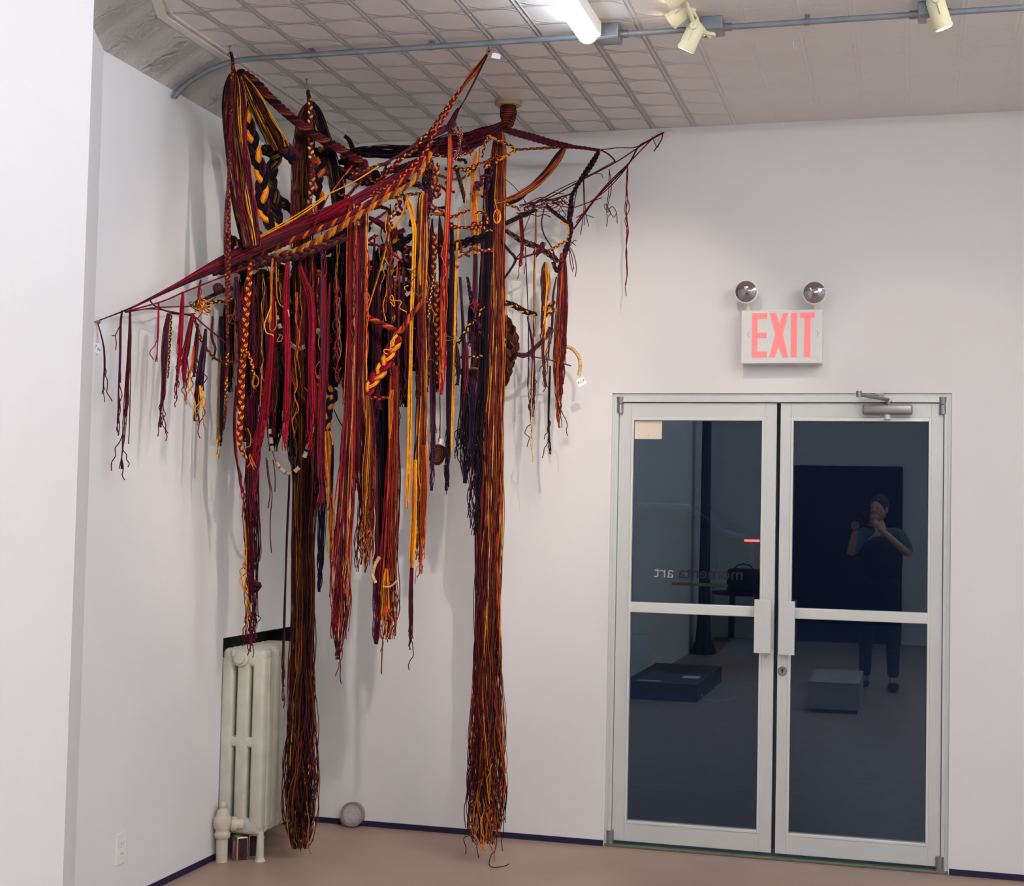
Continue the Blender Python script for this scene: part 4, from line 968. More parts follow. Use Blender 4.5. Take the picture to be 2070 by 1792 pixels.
tassel('tassel', 'gold and orange tuft low in the middle', 'gld:3 org:2 rus:1', 18, [(782, 1150, 8), (780, 1190, 18), (780, 1240, 22), (776, 1290, 16)], -1.0, curls=4)
bundle('stray_thread', None, 'rus brn', 2, [(774, 1290, 2), (772, 1330, 2), (771, 1363, 1)], -1.0, fray=0)
bundle('hanging_strap', 'bright gold strap hanging straight right of centre', 'gld:6 olv:1', 16, [(824, 402, 5), (830, 425, 8), (837, 460, 9), (837, 490, 9), (834, 590, 9), (831, 690, 9), (829, 780, 9), (827, 870, 10), (825, 960, 10), (823, 1036, 7)], -1.05, fray=.04, loose=.08, flat=.4)
bundle('hanging_skein', 'purple and gold skein hanging right of the gold strap', 'pur:2.4 gld:1.8 rus:1.4 mar:1.6 brn:1', 56, [(858, 390, 14), (855, 402, 20), (853, 450, 22), (852, 520, 22), (851, 620, 22), (851, 700, 22), (852, 800, 25), (850, 900, 26), (849, 1000, 26), (847, 1080, 22), (844, 1140, 14)], -.98, fray=.15, loose=.3, bands=8)
bundle('hanging_strap', 'broad gold strap low right of centre', 'gld:6 org:1', 26, [(838, 930, 10), (838, 990, 13), (836, 1060, 13), (834, 1120, 12), (833, 1156, 8)], -1.02, fray=.06, loose=.1, flat=.4)
tassel('tassel', 'orange and rust tassel right of the broad gold strap', 'org:2 rus:2 mar:1 gld:1', 20, [(858, 900, 12), (858, 980, 16), (856, 1060, 14), (853, 1120, 10), (851, 1168, 5)], -1.0, curls=3)
tassel('tassel', 'maroon tail hanging below the gold straps', 'mar:3 brn:2 pur:1', 14, [(832, 1140, 8), (831, 1190, 10), (830, 1240, 11), (829, 1290, 7), (828, 1322, 3)], -1.0, curls=2)
bundle('hanging_strap', 'scarlet and orange strap hanging from the upper rope', 'crm:3 org:3 gld:.7', 26, [(909, 270, 8), (910, 300, 11), (909, 350, 12), (907, 400, 12), (904, 450, 12), (900, 520, 13), (898, 600, 16), (896, 660, 15), (895, 720, 14), (893, 770, 12), (892, 806, 6)], -.98, fray=.12, loose=.3, bands=5, mass=.7)
bundle('hanging_skein', 'dark navy skein hanging beside the scarlet strap', 'nvy:3 blk:2 pur:2', 34, [(913, 450, 9), (914, 540, 11), (912, 640, 12), (909, 740, 13), (907, 830, 12), (906, 900, 10), (904, 960, 7), (902, 1000, 3)], -.9, fray=.3, loose=.5)
bundle('hanging_strap', 'gold strap hanging left of the right column', 'gld:5 pal:1 org:1', 12, [(929, 425, 4), (926, 470, 6), (922, 540, 6), (919, 640, 7), (917, 740, 7), (914, 840, 7), (912, 925, 4)], -.86, fray=.05, loose=.1, flat=.4)
bundle('hanging_skein', 'deep purple skein behind the gold strap', 'pur:4 nvy:1 mau:1', 28, [(868, 500, 9), (870, 600, 11), (872, 700, 12), (875, 800, 13), (876, 880, 12), (874, 940, 9), (872, 1000, 3)], -.88, fray=.3, loose=.4)
braid('chain_cord', 'maroon chain with gold flecks hanging centre right', ['mar', 'crm:1 gld:1', 'mar'], [(879, 470, 9), (878, 520, 10), (877, 560, 10), (883, 590, 11), (882, 630, 11), (884, 690, 10), (885, 740, 9), (886, 775, 8)], -.95, m=2, pitch=2.0)
braid('chain_cord', None, ['pur', 'pal', 'mar'], [(877, 555, 4), (872, 590, 5), (868, 620, 5), (866, 645, 5)], -.98, m=1, pitch=2.4)
bundle('hanging_skein', 'gold looped skein beside the right column top', 'gld:4 org:1.5 olv:1 pal:1', 34, [(964, 308, 8), (958, 335, 14), (957, 360, 12), (960, 400, 17), (961, 450, 18), (961, 490, 14), (962, 520, 8)], -.75, fray=.3, loose=.7, curl=1.6)
bundle('hanging_skein', 'purple strands left of the right column', 'pur:4 mar:2 blk:2', 26, [(962, 500, 9), (961, 560, 11), (959, 640, 12), (957, 700, 10), (955, 760, 12), (950, 820, 14)], -.72, fray=.2, loose=.4)
Y = Yarn()
thread(Y, [(945, 318), (944, 340), (943, 364), (941, 400), (939, 440), (943, 464)], 'pal', -.85, .0026)
for cxx, cyy, rx, ry, c_ in ((961, 382, 8, 14, 'gld'), (958, 384, 5, 11, 'org'), (967, 386, 7, 10, 'gld'), (1005, 438, 7, 14, 'gld'), (1002, 440, 4, 12, 'org')):
    thread(Y, [(cxx+rx*math.sin(a), cyy+ry*math.cos(a)) for a in np.linspace(0, 2*PI, 11)], c_, -.8, .0022)
thread(Y, [(1000, 405), (1004, 420), (1010, 440), (1006, 452)], 'gld', -.68); thread(Y, [(968, 345), (972, 370), (978, 400), (981, 430)], 'gld', -.72); thread(Y, [(970, 300), (968, 330), (972, 360), (980, 395)], 'org', -.72)
Y.build_each('yarn_loop', SCU)

# --- braids in the middle
braid('braid', 'orange and maroon twisted cord crossing the middle', ['org:1 gld:1', 'mar:2 crm:1', 'rus'], [(738, 638, 12), (756, 648, 13), (776, 657, 13), (797, 668, 13), (809, 670, 13), (820, 655, 12), (834, 634, 11), (850, 615, 10), (858, 600, 8)], -1.1, m=3, pitch=2.6, kind='twist')
braid('braid', 'thick orange and maroon braid low in the middle', ['org:2 gld:1 mar:1', 'mar:2 crm:1 org:1', 'gld:1 mar:2'], [(806, 682, 22), (794, 702, 26), (784, 722, 27), (774, 742, 28), (762, 760, 27), (750, 778, 26), (742, 794, 22), (732, 806, 14)], -1.15, m=6, pitch=2.6)
braid('chain_cord', None, ['crm', 'org', 'mar'], [(742, 806, 8), (756, 805, 8), (770, 806, 8), (784, 803, 8), (794, 800, 8)], -1.1, m=1, pitch=2.2)
tassel('tassel', 'orange tassel with long pale end in the middle', 'org:3 pal:1 gld:1 mar:.6', 12, [(794, 788, 8), (790, 808, 12), (789, 835, 12), (789, 862, 8), (788, 902, 3)], -1.12, curls=0)
braid('braid', 'black and gold braid hanging behind the middle', ['blk', 'gld:2 olv:1', 'mar:1 blk:1'], [(798, 455, 11), (795, 485, 13), (790, 520, 14), (788, 560, 14), (786, 600, 14), (791, 635, 14), (795, 660, 12), (795, 700, 10), (792, 760, 9)], -.95, m=2, pitch=2.6)
bundle('cord', 'straight gold brown cord slanting through the middle', 'olv:2 gld:2 rus:1', 9, [(792, 430, 5), (786, 470, 6), (776, 512, 7), (764, 556, 6), (752, 596, 6), (742, 632, 5)], -1.0, fray=0, flat=1)
braid('chain_cord', None, ['brn', 'gld:1 pal:1', 'mar'], [(762, 384, 7), (775, 383, 7), (790, 384, 7), (806, 388, 7), (820, 394, 6)], -1.1, m=1, pitch=2.2)
braid('chain_cord', None, ['mar', 'pal', 'olv'], [(808, 386, 6), (806, 400, 7), (800, 420, 8), (792, 440, 8), (785, 462, 9)], -1.1, m=1, pitch=2.0)
braid('chain_cord', None, ['rus', 'gld:1 pal:1', 'mar'], [(886, 330, 8), (883, 350, 9), (877, 375, 12), (874, 392, 10)], -.95, m=1, pitch=2.0)
for pts in ([(825, 395, 5), (815, 430, 6), (800, 455, 6), (775, 478, 5)], [(824, 402, 4), (832, 415, 6), (838, 440, 5)]):
    bundle('cord', None, 'gld:3 olv:1', 7, pts, -1.05, fray=0)
bundle('hanging_strap', 'gold strap patches under the upper rope', 'gld:4 olv:1', 24, [(873, 328, 8), (868, 345, 20), (862, 360, 22), (866, 372, 14)], -.88, fray=.1)
bundle('cord', None, 'mar:3 crm:2', 16, [(745, 440, 8), (768, 452, 14), (785, 464, 14), (805, 470, 12), (825, 462, 8)], -1.0, fray=.02)
bundle('cord', None, 'gld:2 org:1 mar:2', 10, [(862, 430, 5), (880, 432, 8), (900, 434, 7), (925, 438, 5)], -.9, fray=0)
bundle('cord', None, 'crm:2 mar:2', 7, [(745, 488, 4), (770, 500, 6), (795, 515, 6), (815, 530, 4)], -1.05, fray=0)
mbr = Yarn(); cR = at(829, 516, -.85)
for j in range(14):
    a = np.linspace(0, 2*PI, 40); b_ = a*9+j*2*PI/14; rr = 0.030+0.007*np.cos(b_)
    mbr.add(cR+RR*(rr*np.cos(a))[:, None]+UU*(rr*np.sin(a))[:, None]+VIEW*(0.007*np.sin(b_))[:, None], .0022, ('mau', 'pur')[j % 2])
mbr.build('yarn_ring', SCU, 'mauve ring wound with yarn in the middle')

# --- crimson straps and chains, centre left
CL = [
 ('crm:4 mar:1', 24, [(550, 600, 8), (549, 660, 11), (547, 710, 13), (541, 770, 15), (535, 820, 18), (527, 870, 20), (518, 915, 16), (512, 945, 6)], -1.38, 'crimson strap swinging left, under the great rope'),
 ('crm:5 mar:1', 26, [(582, 526, 10), (580, 570, 13), (579, 640, 14), (581, 700, 15), (582, 770, 15), (580, 830, 14), (577, 880, 12), (575, 920, 6)], -1.4, 'straight bright crimson strap under the great rope'),
 ('crm:3 mar:3 org:.4', 26, [(606, 535, 8), (618, 570, 12), (628, 600, 15), (632, 660, 16), (630, 720, 16), (630, 780, 17), (629, 830, 20), (628, 870, 18), (627, 930, 12)], -1.32, 'crimson strap with orange lower part'),
 ('mar:3 crm:2 mau:1', 30, [(655, 560, 8), (656, 640, 14), (655, 720, 17), (652, 800, 18), (649, 860, 17), (648, 930, 18), (650, 990, 16), (648, 1040, 10)], -1.28, 'wide maroon strap left of centre'),
 ('org:2 gld:2 pal:1', 7, [(551, 522, 4), (549, 560, 6), (548, 610, 6), (545, 640, 6), (540, 660, 5)], -1.42, 'pale orange strands near the great rope'),
 ('pur:3 mar:1', 9, [(650, 470, 3), (650, 540, 4), (649, 620, 5), (650, 700, 5), (649, 760, 3)], -1.38, 'thin purple strand left of centre'),
 ('mar:3 brn:2 crm:1', 12, [(478, 780, 6), (474, 840, 7), (476, 905, 7), (482, 950, 6), (492, 1000, 6), (497, 1018, 4)], -1.35, 'dark strand slanting to the lower left tassel'),
 ('olv:4 gld:3', 8, [(446, 720, 4), (443, 780, 5), (441, 820, 6), (442, 870, 6), (440, 935, 3)], -1.45, 'mustard strip at the left of the dark mass'),
 ('blk:4 nvy:2', 22, [(447, 640, 9), (449, 720, 10), (449, 800, 9), (447, 870, 8), (444, 910, 5)], -1.42, 'black strip beside the mustard one'),
 ('blk:3 brn:2 olv:1', 46, [(590, 660, 26), (592, 740, 28), (590, 820, 26), (594, 900, 26), (596, 960, 20)], -1.0, 'dark brown strands behind the straps'),
 ('blk:4 nvy:2', 60, [(560, 640, 40), (558, 720, 40), (556, 800, 34), (556, 860, 26), (552, 920, 14)], -.95, 'black strands behind the crimson straps'),
 ('nvy:3 blk:3', 22, [(640, 900, 14), (646, 960, 20), (650, 1020, 22), (649, 1080, 18), (647, 1140, 12), (645, 1205, 5)], -1.1, 'navy strands right of the left column'),
 ('pur:2 blk:3', 60, [(505, 640, 30), (505, 740, 36), (506, 830, 36), (508, 900, 30)], -1.1, 'dark strands at left of the mass'),
 ('mar:3 crm:1 pur:2', 40, [(508, 800, 24), (510, 880, 34), (512, 940, 30), (508, 1000, 24), (507, 1060, 26)], -1.25, 'maroon strands gathering at lower left'),
 ('blk:4 nvy:2 pur:1', 70, [(690, 470, 30), (682, 560, 34), (680, 650, 36), (678, 730, 34), (676, 790, 26)], -.95, 'black strands left of centre'),
 ('blk:3 nvy:2 pur:2', 60, [(930, 560, 6), (935, 640, 6), (940, 740, 14), (944, 800, 30), (946, 860, 30), (944, 930, 22), (942, 985, 10)], -.78, 'dark tangle left of the right column'),
 ('blk:3 olv:2', 20, [(672, 900, 8), (670, 960, 10), (666, 1040, 8)], -1.15, 'dark strands beside the gold tassel'),
]
for pal, n, pts, d_, lb in CL:
    bundle('hanging_strap' if n < 31 else 'hanging_skein', lb, pal, n, pts, d_, fray=.22, loose=.35, flat=.55)
braid('chain_cord', 'crimson chain with gold flecks left of the straps', ['crm', 'gld:1 org:1', 'mar:1 crm:1'], [(506, 532, 9), (503, 580, 12), (497, 640, 13), (494, 700, 13), (489, 760, 13), (488, 820, 12), (484, 880, 11), (488, 910, 8), (500, 930, 6)], -1.42, m=2, pitch=1.8)
braid('chain_cord', None, ['mar', 'gld', 'org:1 mar:1'], [(497, 706, 7), (506, 725, 7), (511, 745, 7), (514, 765, 6)], -1.44, m=1, pitch=2.0)
Y = Yarn()
for pts, c_, d_ in (([(514, 762), (509, 775), (518, 782), (523, 770), (516, 758), (511, 780), (516, 786)], 'gld', -1.45), ([(558, 530), (559, 575), (560, 600), (566, 616), (573, 621)], 'gld', -1.45),
                    ([(548, 620), (540, 640), (535, 655), (538, 672), (550, 677), (553, 680)], 'pal', -1.45), ([(557, 610), (559, 650), (556, 665), (548, 670), (545, 660), (549, 640)], 'gld', -1.45),
                    ([(566, 678), (560, 690), (568, 690), (571, 680), (563, 676)], 'gld', -1.4), ([(582, 626), (585, 640)], 'pal', -1.46), ([(557, 705), (556, 760), (560, 800), (558, 820), (553, 835)], 'olv', -1.3), ([(560, 710), (562, 760), (558, 800), (560, 822)], 'olv', -1.3),
                    ([(530, 735), (528, 780), (526, 822)], 'pal', -1.3), ([(500, 866), (506, 880), (506, 900), (498, 905)], 'gld', -1.4), ([(588, 760), (600, 790), (618, 810)], 'rus', -1.2), ([(675, 828), (685, 850), (695, 866)], 'blk', -.7),
                    ([(500, 945), (507, 935), (512, 942)], 'org', -1.42), ([(505, 918), (512, 935), (518, 946)], 'gld', -1.42), ([(503, 920), (508, 938), (514, 950)], 'gld', -1.42),
                    ([(680, 660), (686, 655), (690, 662), (682, 668), (690, 672)], 'gld', -1.1), ([(672, 705), (684, 705), (680, 718), (674, 720)], 'gld', -1.1), ([(540, 930), (545, 970), (550, 1000), (547, 1040), (546, 1080), (549, 1118)], 'pur', -1.3),
                    ([(538, 925), (541, 960), (546, 995), (542, 1028)], 'mar', -1.3), ([(552, 930), (556, 960), (556, 995)], 'pur', -1.3)):
    thread(Y, pts, c_, d_, .0024)
Y.build_each('yarn_loop', SCU)
braid('braid', 'black and gold braid ending in a gold tassel, left of centre', ['blk', 'gld:3 org:1', 'blk:2 mar:1'], [(640, 762, 16), (655, 782, 18), (676, 798, 18), (668, 812, 18), (664, 830, 18), (662, 850, 18), (660, 872, 16)], -1.15, m=3, pitch=2.3)
tassel('tassel', 'gold tassel below the black braid', 'gld:5 org:1 olv:1', 26, [(661, 870, 12), (664, 890, 20), (666, 930, 18), (667, 980, 14), (668, 1030, 13), (668, 1090, 6), (669, 1148, 3)], -1.15, curls=2)
bundle('hanging_skein', 'thick orange and gold tuft left of centre', 'gld:3 org:2', 16, [(664, 1000, 8), (668, 1030, 12), (667, 1060, 10), (669, 1100, 5)], -1.14)

# --- fringe along the left
FR = [
 ([(197, 652, 3), (204, 676, 4), (210, 705, 5), (211, 740, 6), (209, 775, 5), (210, 822, 2)], 4, 'blk:2 pur:2', -2.03, 'shortest dark strand hanging at the left wall nail'),
 ([(247, 628, 5), (244, 660, 6), (243, 720, 6), (240, 790, 5), (239, 850, 4), (238, 906, 2)], 6, 'pur:3 mar:1', None, 'purple strand second from the left nail'),
 ([(263, 630, 6), (262, 680, 9), (258, 760, 10), (254, 830, 11), (249, 890, 9), (244, 957, 3)], 11, 'crm:2 mar:3 pur:1', None, 'long crimson strand third from the left nail'),
 ([(321, 613, 4), (320, 660, 5), (318, 700, 4), (316, 740, 2)], 5, 'crm:2 mar:2', None, 'short crimson strand fourth from the left nail'),
 ([(341, 634, 8), (336, 670, 13), (333, 720, 15), (331, 770, 12), (327, 820, 8), (322, 872, 3)], 20, 'pur:3 mar:1 blk:1', None, 'dark purple tassel in the left fringe'),
 ([(370, 590, 5), (368, 625, 11), (365, 670, 12), (362, 720, 10), (358, 770, 7), (353, 815, 3)], 16, 'crm:4 mar:2', None, 'crimson tassel in the left fringe'),
 ([(390, 636, 8), (384, 665, 13), (378, 700, 14), (373, 735, 12), (374, 790, 6)], 18, 'mar:3 crm:2', None, 'maroon tassel with knots in the left fringe'),
 ([(400, 655, 6), (398, 690, 12), (394, 730, 10), (392, 770, 5)], 12, 'pur:2 nvy:1 mar:1', None, 'small purple tassel in the left fringe'),
 ([(416, 665, 6), (411, 710, 14), (405, 760, 18), (400, 810, 16), (396, 860, 6)], 24, 'nvy:2 pur:3 mar:1', None, 'dark purple tassel with a yellow loop in the left fringe'),
 ([(406, 566, 4), (402, 590, 6), (399, 612, 6)], 6, 'mar:2 crm:1', None, None),
 ([(392, 700, 5), (388, 735, 8), (381, 762, 6), (375, 775, 3)], 8, 'gld:3 org:1', None, 'mustard tuft in the left fringe'),
 ([(404, 780, 6), (407, 800, 9), (410, 830, 5)], 8, 'gld:3', -1.75, 'yellow loop on the dark tassel'),
 ([(477, 560, 10), (480, 600, 14), (484, 640, 12), (486, 680, 8)], 20, 'pur:3 mau:1', -1.5, 'purple loops under the great rope'),
]
for pts, n, pal, d_, lb in FR: tassel('tassel', lb, pal, n, pts, d_, curls=1 if n < 8 else 3, fray=.5, loose=.6)
Y = Yarn()
for pts, c_ in (([(244, 656), (238, 668), (233, 678), (226, 679)], 'mar'), ([(233, 678), (235, 692), (234, 708)], 'mar'), ([(264, 640), (264, 750), (262, 850), (260, 898)], 'pur'), ([(405, 605), (400, 615), (396, 625), (410, 622), (400, 610), (412, 614), (402, 628)], 'gld')):
    thread(Y, pts, c_, Fd(pts[0][0]))
for k_ in range(14):
    x_, y_ = 405+rng.randn()*8, 616+rng.randn()*8; thread(Y, [(x_+rng.randn()*9, y_+rng.randn()*7) for _ in range(5)], ('gld', 'olv', 'org', 'brn')[k_ % 4], -1.66)
Y.build_each('stray_thread', SCU)
braid('chain_cord', None, ['blk', 'gld', 'brn'], [(346, 636, 5), (345, 670, 5), (342, 720, 5), (340, 765, 4)], -1.78, m=1, pitch=2.4)
# lower left tassel
tassel('tassel', 'long knotted maroon tassel hanging above the radiator', 'mar:3 pur:2 crm:1 blk:1', 44, [(506, 900, 20), (510, 950, 32), (510, 1000, 34), (508, 1050, 34), (511, 1110, 34), (510, 1160, 28), (511, 1200, 26), (509, 1250, 26), (506, 1300, 12)], -1.2, curls=12, fray=.5)
braid('dark_knot', None, ['blk:2 pur:1', 'pur', 'mar'], [(500, 1176, 8), (507, 1182, 14), (517, 1180, 16), (522, 1188, 14), (508, 1194, 12), (500, 1188, 8)], -1.2, m=4)
tassel('tassel', 'crimson end hanging down over the radiator', 'crm:3 mar:1', 8, [(505, 1255, 4), (506, 1280, 7), (506, 1305, 5), (505, 1326, 2)], -1.2, curls=0)
tassel('tassel', None, 'gld:2 rus:1 brn:1', 8, [(492, 1010, 4), (496, 1060, 5), (499, 1120, 6), (496, 1190, 6), (494, 1205, 4)], -1.22, curls=6)

# --- knotted nest at the back
Y = Yarn()
for k_ in range(84):
    cx_, cy_ = rng.uniform(455, 850), rng.uniform(470, 800)
    if cx_ > 700 and 480 < cy_ < 560 and rng.rand() < .8: continue
    if cy_ > 720 and cx_ < 520: continue
    dd = rng.uniform(-.75, -.45) if cx_ > 560 else rng.uniform(-1.0, -.7)
    ln = rng.uniform(40, 95); a = rng.uniform(0, PI); pts = []
    for j in range(5):
        pts.append((cx_+(j-2)*ln/4*math.cos(a)+rng.randn()*10, cy_+(j-2)*ln/4*math.sin(a)+rng.randn()*10, rng.uniform(14, 24)))
    rope(Y, pts, [('blk', 'nvy', 'blk:2 pur:1')[rng.randint(3)], 'blk:2 brn:1', ('blk:2 olv:1', 'pur:2 mar:1', 'gld:1 org:1 blk:2', 'rus:1 gld:1 mar:1')[rng.randint(4)]], dd, pitch=2.4, kind='braid', m=3)
Y.build('knotted_nest', SCU, 'dark knotted nest of black and purple braids at the back of the sculpture')
Y = Yarn()
for k_ in range(36):
    cx_, cy_ = rng.uniform(440, 960), rng.uniform(520, 780); dd = rng.uniform(-1.2, -.8)
    pts = [(cx_, cy_)]
    for j in range(6): pts.append((pts[-1][0]+rng.randn()*9, pts[-1][1]+rng.randn()*10+3))
    thread(Y, pts, ('gld', 'org', 'rus', 'olv', 'pal', 'mar', 'crm')[rng.randint(7)], dd, .0022)
Y.build_each('stray_thread', SCU)
BK = [(462, 600, 800, 26, -1.05), (498, 540, 850, 34, -1.0), (530, 545, 830, 36, -.95), (566, 540, 850, 34, -.9), (640, 500, 800, 40, -.8), (664, 520, 790, 36, -.85), (690, 500, 770, 36, -.8), (716, 560, 1000, 24, -.9), (748, 560, 800, 40, -.8), (786, 560, 780, 36, -.78), (818, 600, 830, 26, -.8), (862, 560, 800, 24, -.8), (884, 620, 800, 20, -.78), (600, 540, 800, 36, -.68)]
for x_, y0_, y1_, w_, dd in BK:
    bundle('hanging_skein', None, ('blk:4 nvy:2 brn:1', 'blk:3 pur:2 nvy:1', 'blk:3 brn:1 olv:1')[x_ % 3], int(w_*1.5), [(x_, y0_, w_*.5), (x_, y0_+40, w_), (x_-1, (y0_+y1_)/2, w_*1.05), (x_-2, y1_, w_*.6)], dd, fray=.3, loose=.5, curl=1.4)
for k_ in range(40):      # cords knotted through the upper middle, where the ropes cross
    x_ = rng.uniform(690, 985); y_ = rng.uniform(330, 540) if x_ < 880 else rng.uniform(320, 520); a = rng.choice([-.5, -.35, .25, .9, 1.5, 1.35])+rng.randn()*.15; ln = rng.uniform(30, 80)
    if 760 < x_ < 840 and 470 < y_ < 540: continue
    pts = [(x_+(j-2)*ln/4*math.cos(a)+rng.randn()*5, y_+(j-2)*ln/4*math.sin(a)+rng.randn()*5, rng.uniform(5, 9)) for j in range(5)]
    braid('cross_cord', None, [('mar', 'pur', 'crm')[k_ % 3], ('gld:1 org:1', 'mar:2 org:1', 'rus:1 gld:1', 'blk')[k_ % 4], ('mar', 'brn', 'blk', 'pur')[rng.randint(4)]], pts, rng.uniform(-1.0, -.78), m=1, pitch=2.2)
FILL = []
for k_ in range(60):
    x_ = rng.uniform(462, 955)
    if x_ < 560: y0_, y1_, pal = rng.uniform(540, 660), rng.uniform(760, 900), ('pur:2 mar:2 blk:1', 'blk:3 nvy:1', 'mar:3 crm:1')[k_ % 3]; dd = rng.uniform(-1.35, -1.0)
    elif x_ < 700: y0_, y1_, pal = rng.uniform(520, 620), rng.uniform(720, 860), ('blk:3 nvy:2', 'pur:2 mar:2', 'brn:2 olv:1 blk:1', 'mar:3 crm:1')[k_ % 4]; dd = rng.uniform(-1.2, -.85)
    elif x_ < 862: y0_, y1_, pal = rng.uniform(430, 620), rng.uniform(760, 1000), ('blk:2 pur:2', 'mar:3 brn:1', 'pur:2 mau:1 mar:2', 'rus:1 brn:2 blk:1')[k_ % 4]; dd = rng.uniform(-1.05, -.8)
    else: y0_, y1_, pal = rng.uniform(420, 700), rng.uniform(700, 830), ('pur:3 blk:1', 'mar:2 pur:1', 'nvy:2 pur:1')[k_ % 3]; dd = rng.uniform(-.9, -.7)
    if 700 < x_ < 850 and y0_ < 520 and rng.rand() < .6: y0_ += 110
    w_ = rng.uniform(5, 15); xm = x_+rng.uniform(-5, 5); hgt_ = y1_-y0_
    if hgt_ < 60: continue
    FILL.append((x_, y0_, y1_, w_, xm, pal, dd))
for x_, y0_, y1_, w_, xm, pal, dd in FILL:
    Y = Yarn(); strands(Y, [(x_, y0_, 3), ((x_+xm)/2, y0_+(y1_-y0_)*.2, w_), (xm, y0_+(y1_-y0_)*.6, w_), (xm-2, y1_, w_*.5)], pal, int(4+w_*1.5), dd, fray=.5, loose=.9, curl=1.8, flat=.8, bands=3)
    Y.build('tassel', SCU)
for k_ in range(44):
    x_ = rng.uniform(470, 935); y0_ = rng.uniform(470, 640) if x_ < 700 else rng.uniform(400, 640)
    if 915 < x_: y0_ = rng.uniform(560, 700)
    ln = rng.uniform(120, 330) if x_ < 860 else rng.uniform(80, 170)
    cset = [('pal', 'org', 'crm', 'mar', 'gld', 'rus', 'pur')[rng.randint(7)] for _ in range(2)]
    Y = Yarn(); xx = x_; dd = rng.uniform(-1.32, -.95) if x_ < 800 else rng.uniform(-1.0, -.85)
    for c_ in cset+cset[:1]:
        pts = [(x_+rng.randn()*1.5, y0_)]; yy = y0_
        while yy < y0_+ln*rng.uniform(.7, 1.05): yy += 18+rng.rand()*14; pts.append((x_+rng.randn()*2.6-(yy-y0_)*.01, yy))
        if len(pts) > 2: thread(Y, pts, c_, dd, .0019)
    Y.build('loose_strand', SCU)
# more webbing of cords in the upper middle
WEB = [(['mar', 'mar', 'gld'], [(745, 395, 6), (790, 400, 7), (840, 392, 7), (880, 400, 6)]), (['pur', 'blk', 'pur'], [(770, 350, 8), (810, 345, 8), (850, 335, 8)]), (['blk', 'olv', 'blk'], [(775, 345, 8), (810, 338, 8), (850, 325, 8)]),
       (['crm', 'org', 'mar'], [(866, 410, 5), (890, 425, 6), (905, 440, 6), (930, 432, 6), (950, 425, 5)]), (['blk', 'blk', 'pur'], [(905, 462, 6), (940, 460, 6), (985, 458, 6)]), (['brn', 'brn', 'brn'], [(921, 335, 9), (928, 360, 9), (936, 390, 9), (940, 410, 7)]),
       (['blk', 'nvy', 'blk'], [(880, 505, 16), (915, 500, 18), (950, 488, 18), (985, 478, 16)]), (['org', 'brn', 'mar'], [(908, 512, 6), (925, 502, 7), (945, 494, 7), (965, 485, 6)]), (['rus', 'gld', 'mar'], [(905, 535, 6), (920, 524, 6), (938, 515, 5)]),
       (['blk', 'gld', 'blk'], [(918, 705, 7), (932, 685, 8), (948, 660, 8), (965, 640, 7), (978, 620, 6)]), (['blk', 'blk', 'gld'], [(918, 722, 6), (945, 723, 6), (975, 721, 6)]), (['blk', 'olv', 'brn'], [(925, 752, 14), (945, 752, 14), (965, 745, 12)]),
       (['blk', 'blk', 'blk'], [(770, 520, 14), (800, 500, 16), (830, 480, 14), (850, 470, 12)]), (['mar', 'crm', 'mar'], [(800, 340, 8), (830, 330, 10), (858, 318, 10), (885, 300, 8)]), (['olv', 'gld', 'brn'], [(712, 352, 6), (740, 344, 7), (768, 334, 8), (790, 330, 6)]),
       (['mar', 'rus', 'brn'], [(700, 400, 7), (722, 375, 7), (745, 350, 6), (762, 335, 5)]), (['pur', 'blk', 'mar'], [(860, 345, 14), (872, 380, 18), (862, 420, 18), (858, 450, 16)]), (['pur', 'mar', 'blk'], [(740, 372, 12), (790, 368, 14), (840, 372, 14), (870, 388, 12)]),
       (['crm', 'mar', 'org'], [(728, 470, 5), (745, 455, 6), (765, 440, 6), (785, 425, 5)]), (['blk', 'pur', 'blk'], [(945, 560, 6), (952, 600, 10), (960, 640, 12), (975, 680, 10)]), (['mar', 'gld', 'crm'], [(690, 520, 8), (672, 545, 8), (655, 560, 8), (640, 545, 7)]),
       (['olv', 'gld', 'blk'], [(905, 345, 6), (925, 341, 8), (950, 345, 8), (968, 335, 6)]), (['olv', 'olv', 'gld'], [(880, 352, 6), (905, 360, 6), (930, 362, 6), (950, 352, 6)]), (['mar', 'blk', 'pur'], [(1000, 320, 8), (992, 350, 10), (985, 380, 10), (978, 400, 8)])]
for i_, (cs, pts) in enumerate(WEB): braid('cord', None, cs, pts, -.95 if pts[0][0] < 880 else -.78, m=1 if i_ % 2 else 2, pitch=2.6)

# --- the net on the right
dr = lambda px: -.58+(px-1010)/330.0*.55
def Dn(pts): return [dr(p[0]) for p in pts]
def rb(name, label, cols, pts, off=0.0, **k): return braid(name, label, cols, pts, [d_+off for d_ in Dn(pts)], **k)
rb('braid', 'long maroon braid from the ceiling disc toward the right wall hook', ['mar:2 pur:1', 'pur', 'mar:2 olv:1'], [(1012, 260, 10), (1040, 268, 14), (1080, 279, 15), (1115, 289, 14), (1140, 294, 12), (1160, 297, 8), (1185, 300, 7), (1212, 304, 6)], m=3, pitch=2.8)
rb('chain_cord', 'thin gold flecked cord level under the long braid', ['pur', 'gld', 'mar'], [(1040, 303, 5), (1075, 301, 6), (1110, 299, 6), (1140, 297, 6)], m=1, pitch=2.6)
rb('chain_cord', 'gold chain loop around the top of the right column', ['gld', 'org:1 mar:1', 'gld:1 brn:1'], [(974, 318, 5), (980, 295, 6), (986, 276, 6), (1002, 282, 6), (1020, 289, 6), (1034, 296, 7), (1042, 303, 7), (1034, 309, 7), (1020, 317, 8), (1004, 326, 9), (990, 335, 10), (978, 338, 8)], off=-.06, m=1, pitch=2.1)
Y = Yarn()
